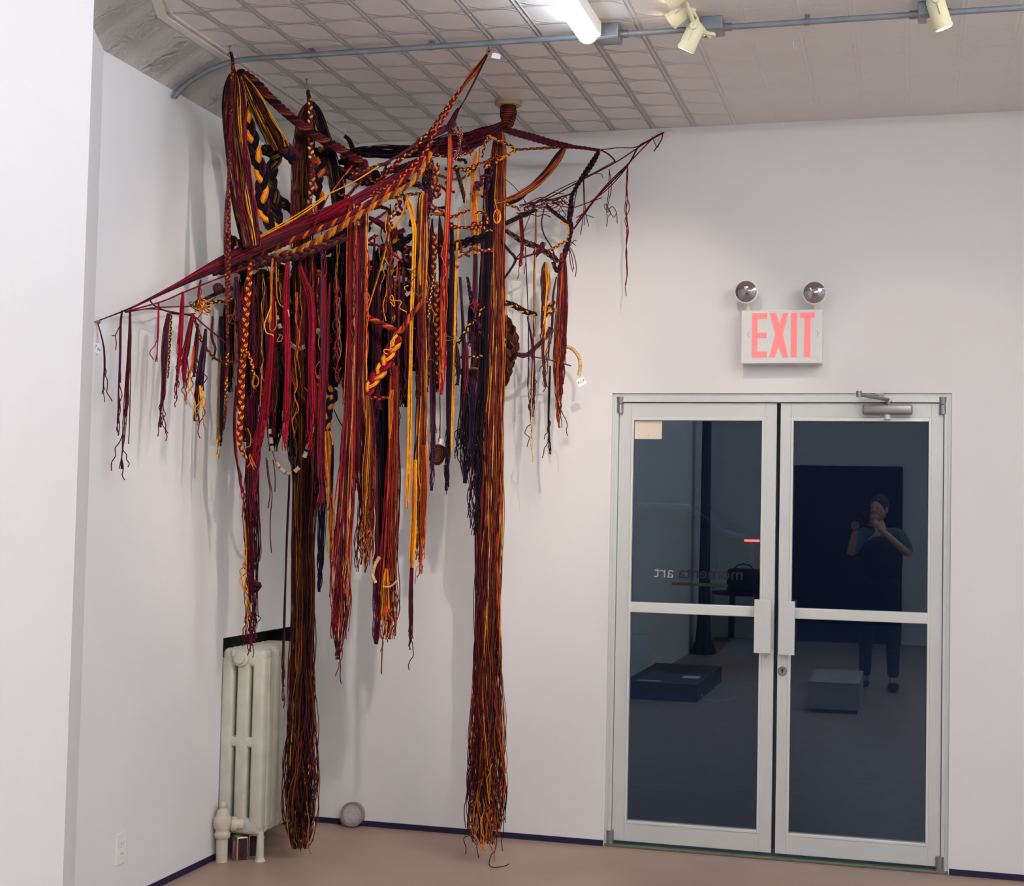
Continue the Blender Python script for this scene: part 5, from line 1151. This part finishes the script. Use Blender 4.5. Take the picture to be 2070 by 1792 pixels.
for pts, c_, r_ in (([(1212, 303), (1250, 299), (1290, 296), (1342, 268)], 'mar', .0026), ([(1214, 303), (1230, 312), (1242, 324), (1244, 330)], 'pur', .004), ([(1342, 268), (1300, 292), (1245, 328), (1180, 362), (1120, 395), (1080, 412), (1060, 420)], 'pur', .003),
                    ([(1342, 268), (1310, 285), (1290, 298), (1268, 335), (1210, 395), (1180, 435), (1160, 463)], 'mar', .0042), ([(1342, 268), (1322, 278), (1290, 310), (1268, 333), (1225, 375), (1180, 430), (1165, 450)], 'crm', .003),
                    ([(1290, 297), (1262, 345), (1225, 385), (1190, 410)], 'mar', .0026), ([(1243, 326), (1200, 350), (1170, 365), (1165, 390), (1158, 430)], 'pur', .0026), ([(1180, 362), (1200, 352), (1216, 352), (1218, 360)], 'pur', .0018),
                    ([(1165, 366), (1120, 388), (1085, 408)], 'brn', .0022), ([(1155, 392), (1120, 402), (1100, 405), (1080, 410), (1050, 415)], 'pur', .0034), ([(1052, 430), (1100, 428), (1155, 426)], 'brn', .0018), ([(1110, 404), (1130, 415), (1140, 430), (1145, 435), (1135, 440), (1130, 428)], 'mar', .0018),
                    ([(1050, 420), (1090, 400), (1110, 404), (1130, 416), (1155, 420)], 'mar', .0022), ([(1216, 400), (1160, 420)], 'mar', .0024), ([(1060, 405), (1062, 415), (1060, 430)], 'pur', .002), ([(1018, 360), (1040, 378), (1060, 405), (1068, 418)], 'pur', .0018),
                    ([(1060, 438), (1080, 420), (1100, 412)], 'pur', .0034), ([(1080, 415), (1070, 440), (1062, 460), (1056, 480), (1060, 486)], 'pur', .002), ([(1100, 422), (1095, 450), (1100, 475), (1115, 500), (1122, 520)], 'pur', .0034), ([(1170, 440), (1180, 434), (1200, 440)], 'mar', .0018),
                    ([(1155, 740), (1110, 728), (1066, 719)], 'pur', .003), ([(1133, 450), (1146, 455), (1150, 470), (1146, 490)], 'gld', .004), ([(1340, 268), (1338, 280), (1332, 292), (1326, 300), (1322, 306)], 'pur', .003), ([(1332, 292), (1328, 298), (1318, 276)], 'pur', .002),
                    ([(1052, 512), (1042, 524)], 'pur', .003), ([(1150, 500), (1156, 520), (1160, 545)], 'mar', .0022), ([(1152, 500), (1160, 515), (1165, 540), (1163, 560)], 'mar', .0022), ([(1150, 502), (1153, 530), (1158, 550)], 'pur', .0022), ([(1146, 505), (1160, 488), (1165, 486)], 'pur', .002), ([(1148, 500), (1155, 490), (1164, 497)], 'pur', .002)):
    thread(Y, pts, c_, Dn(pts), r_)
for k_ in range(16):
    a_ = rng.uniform(1042, 1150); b_ = 426-(a_-1042)*.24+rng.randn()*5; pts = [(a_, b_)]
    for j in range(5): pts.append((pts[-1][0]+rng.uniform(2, 18), pts[-1][1]+rng.randn()*5-2))
    if pts[-1][0] < 1175: thread(Y, pts, ('pur', 'mar', 'brn')[k_ % 3], Dn(pts), (.0018, .0026)[k_ % 2])
for a_, b_ in ((1078, 414), (1100, 408), (1066, 424)):
    for k_ in range(3): thread(Y, [(a_+7*math.cos(t_+k_)+rng.randn(), b_+5*math.sin(t_*1.0+k_*2)) for t_ in np.linspace(0, 5.5, 8)], 'pur', dr(a_), .0024)
Y.build_each('net_cord', SCU)
Y = Yarn()
for px_, py_, ln, c_ in ((1268, 335, 0, 0),):
    for k_ in range(4):
        pts = [(1268+rng.randn(), 335)]; y_ = 335
        while y_ < 480+k_*38: y_ += 22; pts.append((1268-(y_-335)*.008+rng.randn()*1.8, y_))
        thread(Y, pts, 'mar' if k_ % 2 else 'crm', dr(1268), .002)
for pts, c_ in (([(1232, 342), (1231, 370), (1230, 392), (1226, 420), (1228, 445), (1226, 458)], 'pur'), ([(1232, 345), (1236, 380), (1228, 420), (1234, 430), (1230, 440)], 'pur'), ([(1229, 425), (1238, 418), (1246, 430), (1248, 452)], 'mar'), ([(1230, 430), (1222, 420), (1224, 412), (1232, 425), (1240, 440), (1246, 432)], 'mar'),
                ([(1179, 362), (1180, 400), (1180, 425), (1174, 475)], 'pur'), ([(1180, 362), (1182, 400), (1184, 430), (1190, 458)], 'pur'), ([(1180, 430), (1172, 436), (1164, 440)], 'pur'), ([(1181, 430), (1181, 456)], 'pur')):
    thread(Y, pts, c_, Dn(pts), .002)
Y.build_each('stray_thread', SCU)
rb('dark_rope', 'dark strap falling from the end of the long braid', ['blk:1 pur:2', 'pur:1 brn:1', 'blk'], [(1211, 305, 8), (1200, 325, 12), (1185, 348, 12), (1170, 370, 9), (1160, 388, 8), (1155, 400, 9), (1154, 425, 12), (1151, 445, 11), (1155, 460, 10), (1150, 485, 10), (1144, 505, 12), (1136, 530, 10), (1126, 548, 9), (1118, 530, 8)], m=3)
bundle('orange_skein', 'orange and maroon skein hanging in a curve right of the column', 'rus:3 org:2 gld:1 mar:2', 34, [(1143, 300, 6), (1130, 322, 12), (1108, 350, 15), (1080, 376, 15), (1050, 394, 13), (1025, 404, 10), (1000, 410, 7)], (-.36, -.6), fray=0, loose=.02, bands=6, mass=.7)
bundle('orange_skein', 'dark layer behind the orange skein', 'blk:3 pur:2', 24, [(1140, 298, 8), (1128, 315, 12), (1110, 338, 11), (1098, 350, 8), (1060, 392, 12), (1040, 404, 14), (1020, 410, 10)], (-.34, -.56), fray=0, loose=.02)
for cs, pts, lb in ((['brn', 'gld', 'olv'], [(950, 392, 5), (975, 397, 6), (998, 405, 6), (1018, 412, 6), (1040, 418, 6), (1052, 425, 6)], None), (['blk', 'pur', 'blk'], [(1022, 452, 9), (1045, 441, 9), (1065, 432, 8), (1085, 424, 7)], None),
                    (['blk', 'pur', 'blk'], [(1104, 415, 7), (1118, 428, 8), (1134, 440, 8), (1148, 452, 7)], None), (['mar:1 olv:1', 'pur', 'blk'], [(1022, 466, 9), (1040, 478, 10), (1060, 490, 12), (1080, 497, 12), (1100, 508, 11), (1118, 520, 12), (1128, 530, 10)], 'dark braid slanting across the right net'),
                    (['gld', 'org', 'brn'], [(1102, 510, 5), (1116, 504, 6), (1128, 497, 6), (1142, 488, 5)], None), (['blk', 'blk', 'pur'], [(1010, 484, 5), (1028, 506, 6), (1042, 524, 6), (1032, 545, 5), (1020, 562, 5)], 'thin dark cords crossing right of the column'), (['pur', 'pur', 'mar'], [(1042, 525, 4), (1062, 519, 4), (1082, 513, 4), (1118, 505, 4)], None),
                    (['mar', 'mar', 'pur'], [(1080, 515, 14), (1095, 500, 12), (1098, 490, 10)], None),
                    (['blk:1 olv:1', 'gld:1 brn:1', 'blk'], [(1021, 612, 11), (1040, 618, 12), (1056, 628, 12), (1075, 634, 10), (1086, 636, 7)], 'dark braid with gold flecks right of the column'), (['brn', 'gld', 'blk'], [(1102, 630, 8), (1112, 618, 9), (1122, 610, 8)], None), (['brn', 'gld', 'blk'], [(1100, 640, 8), (1112, 634, 8), (1122, 625, 8)], None),
                    (['mar', 'pur', 'brn'], [(1044, 716, 8), (1056, 719, 10), (1068, 716, 9), (1080, 705, 9), (1092, 694, 9), (1104, 680, 8), (1112, 662, 7)], 'maroon rope leading to the big braid knot')):
    rb('net_rope', lb, cs, pts, m=2, pitch=2.4)
braid('braid', 'big brown braid knot behind the right column', ['brn:2 blk:1', 'mar:1 brn:2', 'blk:2 rus:1'], [(1018, 640, 20), (1030, 668, 28), (1036, 692, 30), (1034, 712, 30), (1030, 730, 24), (1026, 752, 20), (1020, 780, 12)], -.42, m=6, pitch=2.2)
RT = [
 ('tassel', 'mar:3 crm:2 pur:1', 14, [(1052, 430, 7), (1054, 460, 9), (1056, 490, 9), (1053, 520, 6), (1050, 545, 2)], 'crimson tassel in the right net'),
 ('tassel', 'pur:2 brn:1 pal:1', 8, [(1083, 425, 4), (1083, 480, 5), (1081, 560, 6), (1081, 640, 6), (1078, 720, 6), (1075, 800, 6), (1074, 870, 5), (1075, 942, 3)], 'long dark thread strand right of the column'),
 ('tassel', 'pur:1 blk:1', 4, [(1062, 500, 3), (1065, 570, 3), (1068, 650, 3), (1068, 740, 4), (1068, 836, 2)], 'thinnest dark strand right of the column'),
 ('tassel', 'rus:2 gld:2 brn:2 org:1', 34, [(1103, 530, 6), (1103, 545, 18), (1103, 575, 23), (1101, 610, 14), (1098, 650, 10), (1098, 690, 10)], 'hanging gold and brown head of loops in the right net'),
 ('tassel', 'mar:3 rus:2 org:1 brn:1 pur:1', 66, [(1138, 512, 12), (1137, 560, 20), (1136, 620, 24), (1133, 680, 26), (1131, 730, 26), (1130, 780, 20), (1130, 830, 12), (1131, 872, 4)], 'thick rust and maroon tassel hanging at the right'),
 ('tassel', 'blk:3 brn:1', 8, [(1112, 740, 5), (1110, 800, 6), (1109, 860, 6), (1112, 926, 3)], 'black strands below the rust tassel'),
 ('tassel', 'rus:2 gld:1 brn:2 pur:1', 16, [(1100, 640, 10), (1098, 700, 9), (1100, 740, 8), (1103, 790, 4)], 'brown tassel left of the rust one'),
 ('tassel', 'pur:3 blk:1', 10, [(1066, 640, 3), (1077, 700, 6), (1080, 780, 6), (1078, 850, 4)], None),
 ('tassel', 'brn:1 mar:2', 8, [(1125, 560, 4), (1118, 600, 6), (1116, 660, 8), (1110, 700, 6), (1105, 770, 3)], None),
 ('tassel', 'pur:1 nvy:2 blk:2', 16, [(942, 760, 12), (938, 820, 18), (930, 880, 16), (922, 930, 8)], 'dark strands beside the gold strap'),
 ('tassel', 'blk:2 pur:1', 6, [(900, 940, 8), (901, 960, 8), (902, 990, 5), (899, 1006, 3)], None),
 ('tassel', 'blk:1 pur:1', 3, [(889, 800, 2), (890, 840, 2), (889, 900, 2)], 'thread holding the coiled disc'),
]
for nm_, pal, n, pts, lb in RT:
    D_ = Dn(pts) if pts[0][0] > 1010 else -.8
    tassel(nm_, lb, pal, n, pts, D_ if isinstance(D_, float) else D_, curls=2 if n > 6 else 0, fray=.5, loose=.5)

# --- things that hang on the sculpture
def beads(name, label, pts, d_, r, step, m, thr='brn', n=10, ratio=.86):
    t = thing(name, label, 'bead string', at(pts[0][0], pts[0][1], d_))
    c, L = path3([(p[0], p[1], 1) for p in pts], d_, n=60)
    k = max(2, int(L/step)); S = np.linspace(0, 59, k+1)
    f = lambda s_: np.array([np.interp(s_, np.arange(60), c[:, a]) for a in range(3)])
    for i in range(k):
        rt = ratio*(1 if ratio > .8 else rng.uniform(.6, 1.15)); a, b = f(S[i]), f(min(S[i]+(S[i+1]-S[i])*rt, 59))
        if ratio < .8 and i % 5 == 3: continue
        mb = MB(); mb.cyl(a, b, r*(.92+.16*rng.rand()), n=n); mb.make('bead', m, t, smooth=40)
    Y = Yarn(); Y.add(c[:, :3], .0014, thr); Y.build('thread', t)
    return t
beads('bead_string', 'curved string of small tan cork beads at the right with a paper tag', [(1142, 701), (1152, 703), (1163, 711), (1171, 725), (1173, 742), (1170, 760)], -.30, .0088, .0105, TAN)
beads('bead_string', 'curved tan bead string low in the middle', [(767, 1127), (760, 1138), (755, 1152), (753, 1165), (760, 1180)], -1.02, .0085, .0105, TAN)
beads('bead_string', 'thin curved tan cord below the middle bead string', [(774, 1186), (786, 1187), (795, 1182), (802, 1174)], -1.04, .0035, .006, TAN, ratio=.98)
beads('bead_string', 'upper string of rolled paper beads behind the crimson straps', [(555, 622), (559, 640), (566, 662), (576, 682), (590, 698), (604, 705), (622, 698)], -1.26, .0095, .036, ROLLP, thr='blk', ratio=.74)
beads('bead_string', 'lower looped string of rolled paper beads left of the column', [(545, 868), (549, 900), (555, 928), (566, 948), (585, 958), (604, 946), (616, 922), (625, 895), (631, 862), (632, 840)], -1.3, .0092, .036, ROLLP, thr='blk', ratio=.7)
beads('bead_string', 'single pale bead on thread at centre left', [(640, 668), (656, 680)], -1.2, .012, .03, ROLLP, thr='blk')

def paper_tag(px_, py_, d_, w, h, rot, txt, label, ink=INK, string=None, yawd=0):
    c_ = at(px_, py_, d_); t = thing('paper_tag', label, 'tag', c_)
    x = RR*math.cos(rot)+UU*math.sin(rot); z = -RR*math.sin(rot)+UU*math.cos(rot)
    x[1] += yawd; x /= np.linalg.norm(x); n_ = np.cross(x, z)
    mb = MB(); o_ = [(-w/2, -h/2), (w/2, -h/2), (w/2, h/2*.6), (w/4, h/2), (-w/4, h/2), (-w/2, h/2*.6)]
    mb.prism([c_+x*a+z*b-n_*0.0004 for a, b in o_], n_*0.0012); mb.make('card', PAPER, t)
    if txt: letters('handwriting', txt, ink, t, c_+n_*0.0012, x, z, h*.55, depth=.0003)
    if string:
        Y = Yarn(); thread(Y, string, 'pal', d_, .0009); Y.build('string', t)
paper_tag(1175, 772, -.30, .042, .036, math.radians(28), 'RCP', 'white paper tag with handwritten letters at right end of bead string', string=[(1171, 758), (1174, 766)])
paper_tag(197, 704, -2.03, .036, .036, math.radians(-38), '2 w', 'white paper tag with blue writing on the left wall nail', BLUEINK, string=[(194, 652), (197, 675), (199, 694)], yawd=.3)
paper_tag(1003, 113, H4[1], .036, .022, math.radians(-12), None, 'blank white paper tag at the ceiling hook by the conduit', string=[(992, 80), (996, 95), (998, 104)])
# coiled disc
c_ = at(885, 920, -.82)
t = thing('coiled_disc', 'flat oval disc of coiled brown cord hanging on a thread', 'disc', c_)
rot = math.radians(-22); ex = RR*math.cos(rot)+UU*math.sin(rot); ez = -RR*math.sin(rot)+UU*math.cos(rot)
def roundrect(s_, a):
    ca, sa = math.cos(a), math.sin(a)
    return (.032*s_*np.sign(ca)*abs(ca)**.7, (.032*s_+.012)*np.sign(sa)*abs(sa)**.7)
Y = Yarn()
for j, col in enumerate(('mar', 'brn', 'olv', 'blk', 'mar', 'olv', 'brn', 'mar', 'olv', 'blk', 'olv')):
    s_ = 1-j*.088
    P = [];
    for a in np.linspace(0, 2*PI, 49):
        u_, v_ = roundrect(s_, a); P.append(c_+ex*u_+ez*v_-VIEW*.001)
    Y.add(P, .0018, col)
Y.build('coil', t)
mb = MB(); P = [];
for a in np.linspace(0, 2*PI, 32, endpoint=False):
    u_, v_ = roundrect(1.03, a); P.append(c_+ex*u_+ez*v_+VIEW*.002)
mb.prism(P, VIEW*.012); mb.make('disc_edge', BROWNR, t)
c2 = at(893, 893, -.830)
mb = MB(); mb.box((-.010, -.0006, -.012), (.010, .0006, .012), M=Matrix.Translation([float(v_) for v_ in c2]) @ Matrix.Rotation(.15, 4, 'Y')); mb.make('white_label', PAPER, t)
mb = MB(); mb.box((-.006, -.0012, -.009), (.001, .0, .009), M=Matrix.Translation([float(v_) for v_ in at(888, 890, -.833)])); mb.make('red_mark', REDC, t)

# ------------------------------------------------------------------ the back of the room, seen in the glass
mb = MB(); mb.box((1.45, -12.297, 0.0), (2.89, -12.24, 2.27))  # black sheet in place of an unlit doorway
tag(mb.make('dark_panel', DARKP, bev=0.004), 'tall black panel standing in for a dark doorway in the rear wall, reflected in the right door', 'panel')
p_ = thing('plinth', 'low white plinth on floor, reflected in the right door', 'plinth', (2.4, -5.8, 0))
mb = MB(); mb.box((2.2, -6.3, 0.03), (2.61, -5.25, 0.25)); mb.make('plinth_block', mat('grey_plinth', (165, 160, 154), 0.7), p_, bev=0.003)
mb = MB(); mb.box((2.22, -6.28, 0.0), (2.59, -5.27, 0.03)); mb.make('toe_kick', BLACK, p_)
b_ = thing('low_box', 'flat dark box on floor with white labels, reflected in the left door', 'box', (0.95, -6.3, 0))
mb = MB(); mb.box((0.62, -7.1, 0.0), (1.26, -5.45, 0.15)); mb.make('box_body', mat('dark_box', (66, 56, 56), 0.6), b_, bev=0.004)
mb = MB(); mb.box((0.72, -5.6, 0.15), (0.92, -5.52, 0.152)); mb.box((1.05, -6.1, 0.15), (1.2, -5.9, 0.152)); mb.make('label', PAPER, b_)
mb = MB(); mb.tubep([(1.27, -5.62, .05), (1.3, -5.6, .01), (1.4, -5.55, .006), (1.5, -5.7, .006), (1.52, -6.0, .006)], .004, n=6)
tag(mb.make('power_cable', WHITE, smooth=50), 'thin pale cable curling off the flat dark box', 'cable')
t_ = thing('side_table', 'dark round table at rear wall, reflected in the left door', 'table', (0.8, -11.6, 0))
mb = MB(); mb.lathe([(0, .0), (.40, .0), (.42, .02), (.42, .035), (0, .035)], (.98, -11.6, .60), (0, 0, 1), n=32); mb.make('table_top', DARKP, t_, smooth=40)
for k_ in range(4):
    mb = MB(); a = PI/4+k_*PI/2; mb.cyl((.98+.24*math.cos(a), -11.6+.24*math.sin(a), 0), (.98+.22*math.cos(a), -11.6+.22*math.sin(a), .60), .02, n=10); mb.make('leg', DARKP, t_)
g_ = thing('shoulder_bag', 'black bag standing on the rear table', 'bag', (.98, -11.6, .635))
mb = MB(); mb.box((.76, -11.74, .636), (1.16, -11.46, .93), bev=.05, seg=3); mb.make('bag_body', DARKP, g_, smooth=50)
mb = MB(); mb.tubep([(.84, -11.6, .92), (.88, -11.6, .97), (.96, -11.6, .99), (1.04, -11.6, .97), (1.08, -11.6, .92)], .010, n=8); mb.make('bag_handle', BLACK, g_, smooth=50)

mb = MB(); n_ = 48; rings = []
for z_, R0 in ((HC-.01, .075), (1.6, .085), (.5, .10), (.15, .15), (.01, .24)):
    rings.append([mb.bm.verts.new((.70+R0*(1+.16*math.sin(7*2*PI*k/n_))*math.cos(2*PI*k/n_)*(.6 if z_ > .3 else .55), -9.9+R0*(1+.16*math.sin(7*2*PI*k/n_))*math.sin(2*PI*k/n_), z_)) for k in range(n_)])
for A, B in zip(rings, rings[1:]):
    for k in range(n_): mb.bm.faces.new((A[k], A[(k+1) % n_], B[(k+1) % n_], B[k]))
for R0 in (rings[0], rings[-1]): mb.bm.faces.new(R0)
tag(mb.make('gathered_curtain', mat('grey_blue_cloth', (52, 56, 72), 0.9), smooth=60), 'gathered dark curtain from ceiling to floor, reflected in the left door', 'curtain')

# ------------------------------------------------------------------ the photographer, seen only as a reflection
ph = thing('person', 'standing person in dark vest and jeans lifting a camera to the eye', 'person', (2.72, -7.12, 0))
ph['kind'] = 'thing'
def skin_chain(name, verts, edges, radii, m, parent, root=0, sub=2):
    me = bpy.data.meshes.new(name); O = root_loc(parent)
    me.from_pydata([tuple(np.array(v_)-O) for v_ in verts], edges, []); me.materials.append(m)
    o = bpy.data.objects.new(name, me); COL.objects.link(o); o.parent = parent
    sk = o.modifiers.new('skin', 'SKIN'); sk.use_smooth_shade = True
    for i, r_ in enumerate(radii):
        rr = r_ if isinstance(r_, tuple) else (r_, r_); me.skin_vertices[0].data[i].radius = rr
    me.skin_vertices[0].data[root].use_root = True
    o.modifiers.new('sub', 'SUBSURF').levels = sub; o.modifiers['sub'].render_levels = sub
    return o
# faces the doors (+y), turned a little to its left; camera raised in front of the face
BX, BY = 2.73, -7.12
V = dict(pel=(BX, BY, .98), wst=(BX, BY, 1.12), chs=(BX, BY+.01, 1.32), nb=(BX-.005, BY+.01, 1.50), hd=(BX-.015, BY+.04, 1.60),
         hl=(BX-.10, BY, .94), hr=(BX+.10, BY, .94), kl=(BX-.13, BY-.02, .52), kr=(BX+.12, BY+.03, .52), al=(BX-.135, BY-.10, .10), ar=(BX+.125, BY+.02, .10), fl=(BX-.20, BY+.03, .04), fr=(BX+.13, BY+.17, .04),
         sl=(BX-.18, BY+.01, 1.44), sr=(BX+.18, BY+.01, 1.44), el=(BX-.27, BY+.16, 1.26), er=(BX+.26, BY+.17, 1.27), wl=(BX-.22, BY+.31, 1.49), wr=(BX-.02, BY+.26, 1.52))
K = list(V); E = [('pel', 'wst'), ('wst', 'chs'), ('chs', 'nb'), ('nb', 'hd'), ('pel', 'hl'), ('pel', 'hr'), ('hl', 'kl'), ('kl', 'al'), ('al', 'fl'), ('hr', 'kr'), ('kr', 'ar'), ('ar', 'fr'), ('chs', 'sl'), ('chs', 'sr'), ('sl', 'el'), ('el', 'wl'), ('sr', 'er'), ('er', 'wr')]
RD = dict(pel=(.15, .11), wst=(.14, .10), chs=(.155, .11), nb=.055, hd=.05, hl=.085, hr=.085, kl=.058, kr=.058, al=.042, ar=.042, fl=.038, fr=.038, sl=.062, sr=.062, el=.042, er=.042, wl=.028, wr=.028)
skin_chain('body', [V[k] for k in K], [(K.index(a), K.index(b)) for a, b in E], [RD[k] for k in K], SKIN, ph)
def grow(keys, f, name, m, extra=None, root=0):
    vs = [V[k] for k in keys]; ed = [(keys.index(a), keys.index(b)) for a, b in E if a in keys and b in keys]
    return skin_chain(name, vs, ed, [tuple(np.array(RD[k] if isinstance(RD[k], tuple) else (RD[k],)*2)*f+.008) for k in keys], m, ph, root)
grow(['pel', 'wst', 'chs', 'nb', 'sl', 'sr', 'el', 'er'], 1.1, 'shirt', SHIRT)
mb = MB(); mb.ball((BX, BY+.01, 1.22), .20, sc=(1.0, .74, 1.38), u=24, v=16); mb.make('vest', VEST, ph, smooth=60)
grow(['pel', 'wst', 'hl', 'hr', 'kl', 'kr', 'al', 'ar'], 1.15, 'jeans', JEANS)
for kx in ('fl', 'fr'):
    f_ = V[kx]; a_ = V['a'+kx[1]]; mb = MB(); mb.ball(((f_[0]+a_[0])/2, (f_[1]+a_[1])/2, .045), .14, sc=(.38, 1.0, .32), u=16, v=10, M=Matrix.Rotation(.45 if kx == 'fl' else 0, 4, 'Z')); mb.make('shoe', SHOE, ph, smooth=60)
hx, hy, hz = BX-.02, BY+.05, 1.69
mb = MB(); TH = Matrix.Rotation(.45, 4, 'Z')
mb.ball((hx, hy, hz), .1, sc=(.76, .92, 1.14), u=24, v=16, M=TH); mb.ball((hx-.03, hy+.07, hz-.075), .038, sc=(1, 1, .8), u=12, v=8)
mb.cyl((hx-.036, hy+.084, hz+.015), (hx-.046, hy+.108, hz-.02), .010, .015, n=10)
for sx in (-1, 1): e_ = TH @ Vector((sx*.078, -.005, -.005)); mb.ball((hx+e_[0], hy+e_[1], hz+e_[2]), .03, sc=(.3, .7, 1.1), u=10, v=8, M=TH)
hd_ = mb.make('head', SKIN, ph, smooth=60)
mb = MB()
for sx in (-1, 1): e_ = TH @ Vector((sx*.032, .083, .012)); mb.ball((hx+e_[0], hy+e_[1]-.002, hz+e_[2]), .010, u=10, v=8)
mb.make('eye', [mat('eye_dark', (90, 74, 66), .6)], hd_, smooth=60)
mb = MB(); e_ = TH @ Vector((0, .088, -.052)); mb.ball((hx+e_[0], hy+e_[1], hz+e_[2]), .02, sc=(1.1, .35, .3), u=10, v=8, M=TH); mb.make('mouth', mat('lips', (150, 84, 76), .5), hd_, smooth=60)
mb = MB(); e_ = TH @ Vector((0, -.022, .025)); mb.ball((hx+e_[0], hy+e_[1], hz+e_[2]), .112, sc=(.78, .92, 1.06), u=20, v=14, M=TH)
mb.make('hair', HAIR, ph, smooth=60)
# hands: palm plus five bent fingers each, closed on the camera
def hand(w, palm_dir, finger_dir, curl_dir, side):
    w = np.array(w); f_ = np.array(finger_dir, float); f_ /= np.linalg.norm(f_); c_ = np.array(curl_dir, float); c_ /= np.linalg.norm(c_); s_ = np.cross(f_, c_)*side
    mb = MB(); mb.ball(w+f_*.045, .045, sc=(.9, .9, .9), u=14, v=10); o_ = mb.make('palm', SKIN, ph, smooth=60)
    for i in range(4):
        L = (.072, .082, .076, .06)[i]; b0 = w+f_*.075+s_*(i-1.5)*.018
        skin_chain('finger', [b0, b0+f_*L*.45+c_*L*.12, b0+f_*L*.7+c_*L*.45, b0+f_*L*.72+c_*L*.8], [(0, 1), (1, 2), (2, 3)], [.0095, .009, .008, .007], SKIN, o_, sub=1)
    b0 = w+f_*.03-s_*.034
    skin_chain('thumb', [b0, b0-s_*.02+f_*.025+c_*.01, b0-s_*.018+f_*.05+c_*.03], [(0, 1), (1, 2)], [.012, .010, .009], SKIN, o_, sub=1)
hand(V['wl'], None, (-.05, .10, .45), (.6, -.1, -.2), 1)
hand(V['wr'], None, (-.30, .10, .35), (-.2, .5, 0), -1)
cm = thing('handheld_camera', 'black camera held at arm height by the photographer', 'camera', (BX-.18, BY+.36, 1.62))
mb = MB(); cc = (BX-.16, BY+.36, 1.62)
mb.box((cc[0]-.07, cc[1]-.03, cc[2]-.045), (cc[0]+.07, cc[1]+.03, cc[2]+.045), bev=.008); mb.box((cc[0]-.025, cc[1]-.02, cc[2]+.045), (cc[0]+.025, cc[1]+.02, cc[2]+.068), bev=.005); mb.make('camera_body', BLACK, cm, smooth=40)
mb = MB(); mb.lathe([(.036, 0), (.036, .05), (.032, .055), (.032, .05), (.0, .045)], (cc[0], cc[1]+.03, cc[2]-.003), (-.1, 1, 0), n=24); mb.make('lens', BLACK, cm, smooth=40)

# ------------------------------------------------------------------ outside the glass: a dark street
mb = MB(); mb.box((-8, 0.2, -.14), (14, 16, -.02)); struct('ground_outside', mb, ASPH, 'dark pavement and street outside the glass door', 'street')
mb = MB(); mb.box((-8, 16, -.14), (14, 16.3, 7)); struct('wall_street', mb, STREETW, 'dark building wall across the street', 'wall')
car = thing('parked_car', 'dark car in the street behind the left door leaf, red tail lamp lit', 'car', (0.4, 9.0, 0))
co = at(1511, 1093, 8.0)
X1 = co[0]+.12; Zt = co[2]
def cpt(x, z): return (X1-x, 8.0, z)
mb = MB(); mb.prism([cpt(0, .35), cpt(-.0, .75), cpt(.05, Zt+.02), cpt(.35, Zt+.10), cpt(.75, Zt+.36), cpt(2.1, Zt+.38), cpt(2.9, Zt+.02), cpt(4.0, Zt-.12), cpt(4.2, .55), cpt(4.15, .32)], (0, 1.75, 0)); mb.make('car_body', CARP, car, bev=.05)
mb = MB(); mb.prism([cpt(.5, Zt+.12), cpt(.82, Zt+.30), cpt(2.0, Zt+.32), cpt(2.65, Zt+.06)], (0, -.012, 0)); mb.make('side_window', BLACK, car)
for x_ in (.8, 3.4):
    for y_ in (8.0, 9.6): mb = MB(); mb.lathe([(0, 0), (.2, 0), (.32, .01), (.32, .19), (.2, .2), (0, .2)], (X1-x_, y_-.03, .30), (0, 1, 0), n=24); mb.make('wheel', BLACK, car, smooth=40)
mb = MB(); mb.box((X1-.15, 7.985, Zt-.010), (X1+.0, 8.02, Zt+.008)); mb.make('tail_lamp', TAIL, car)
sl = at(1328, 1195, 12.0)
mb = MB(); mb.ball(sl, .018, u=10, v=8); mb.cyl((sl[0], 12.0, -.02), (sl[0], 12.0, sl[2]), .01, mi=1)
tag(mb.make('street_lamp', [LITE, BLACK]), 'tiny bright point of light outside the left door', 'lamp')
wl = bpy.data.worlds.new('night'); SC.world = wl; wl.use_nodes = True
wl.node_tree.nodes['Background'].inputs['Color'].default_value = (.13, .19, .31, 1); wl.node_tree.nodes['Background'].inputs['Strength'].default_value = 0.5

# ------------------------------------------------------------------ render look
SC.view_settings.view_transform = 'Standard'; SC.view_settings.look = 'None'; SC.view_settings.gamma = 1.0; SC.view_settings.use_curve_mapping = False
SC.view_settings.exposure = 1.5
SC.cycles.use_denoising = True
SC.cycles.max_bounces = 8; SC.cycles.diffuse_bounces = 4; SC.cycles.glossy_bounces = 4; SC.cycles.transparent_max_bounces = 12
SC.cycles.sample_clamp_indirect = 6.0
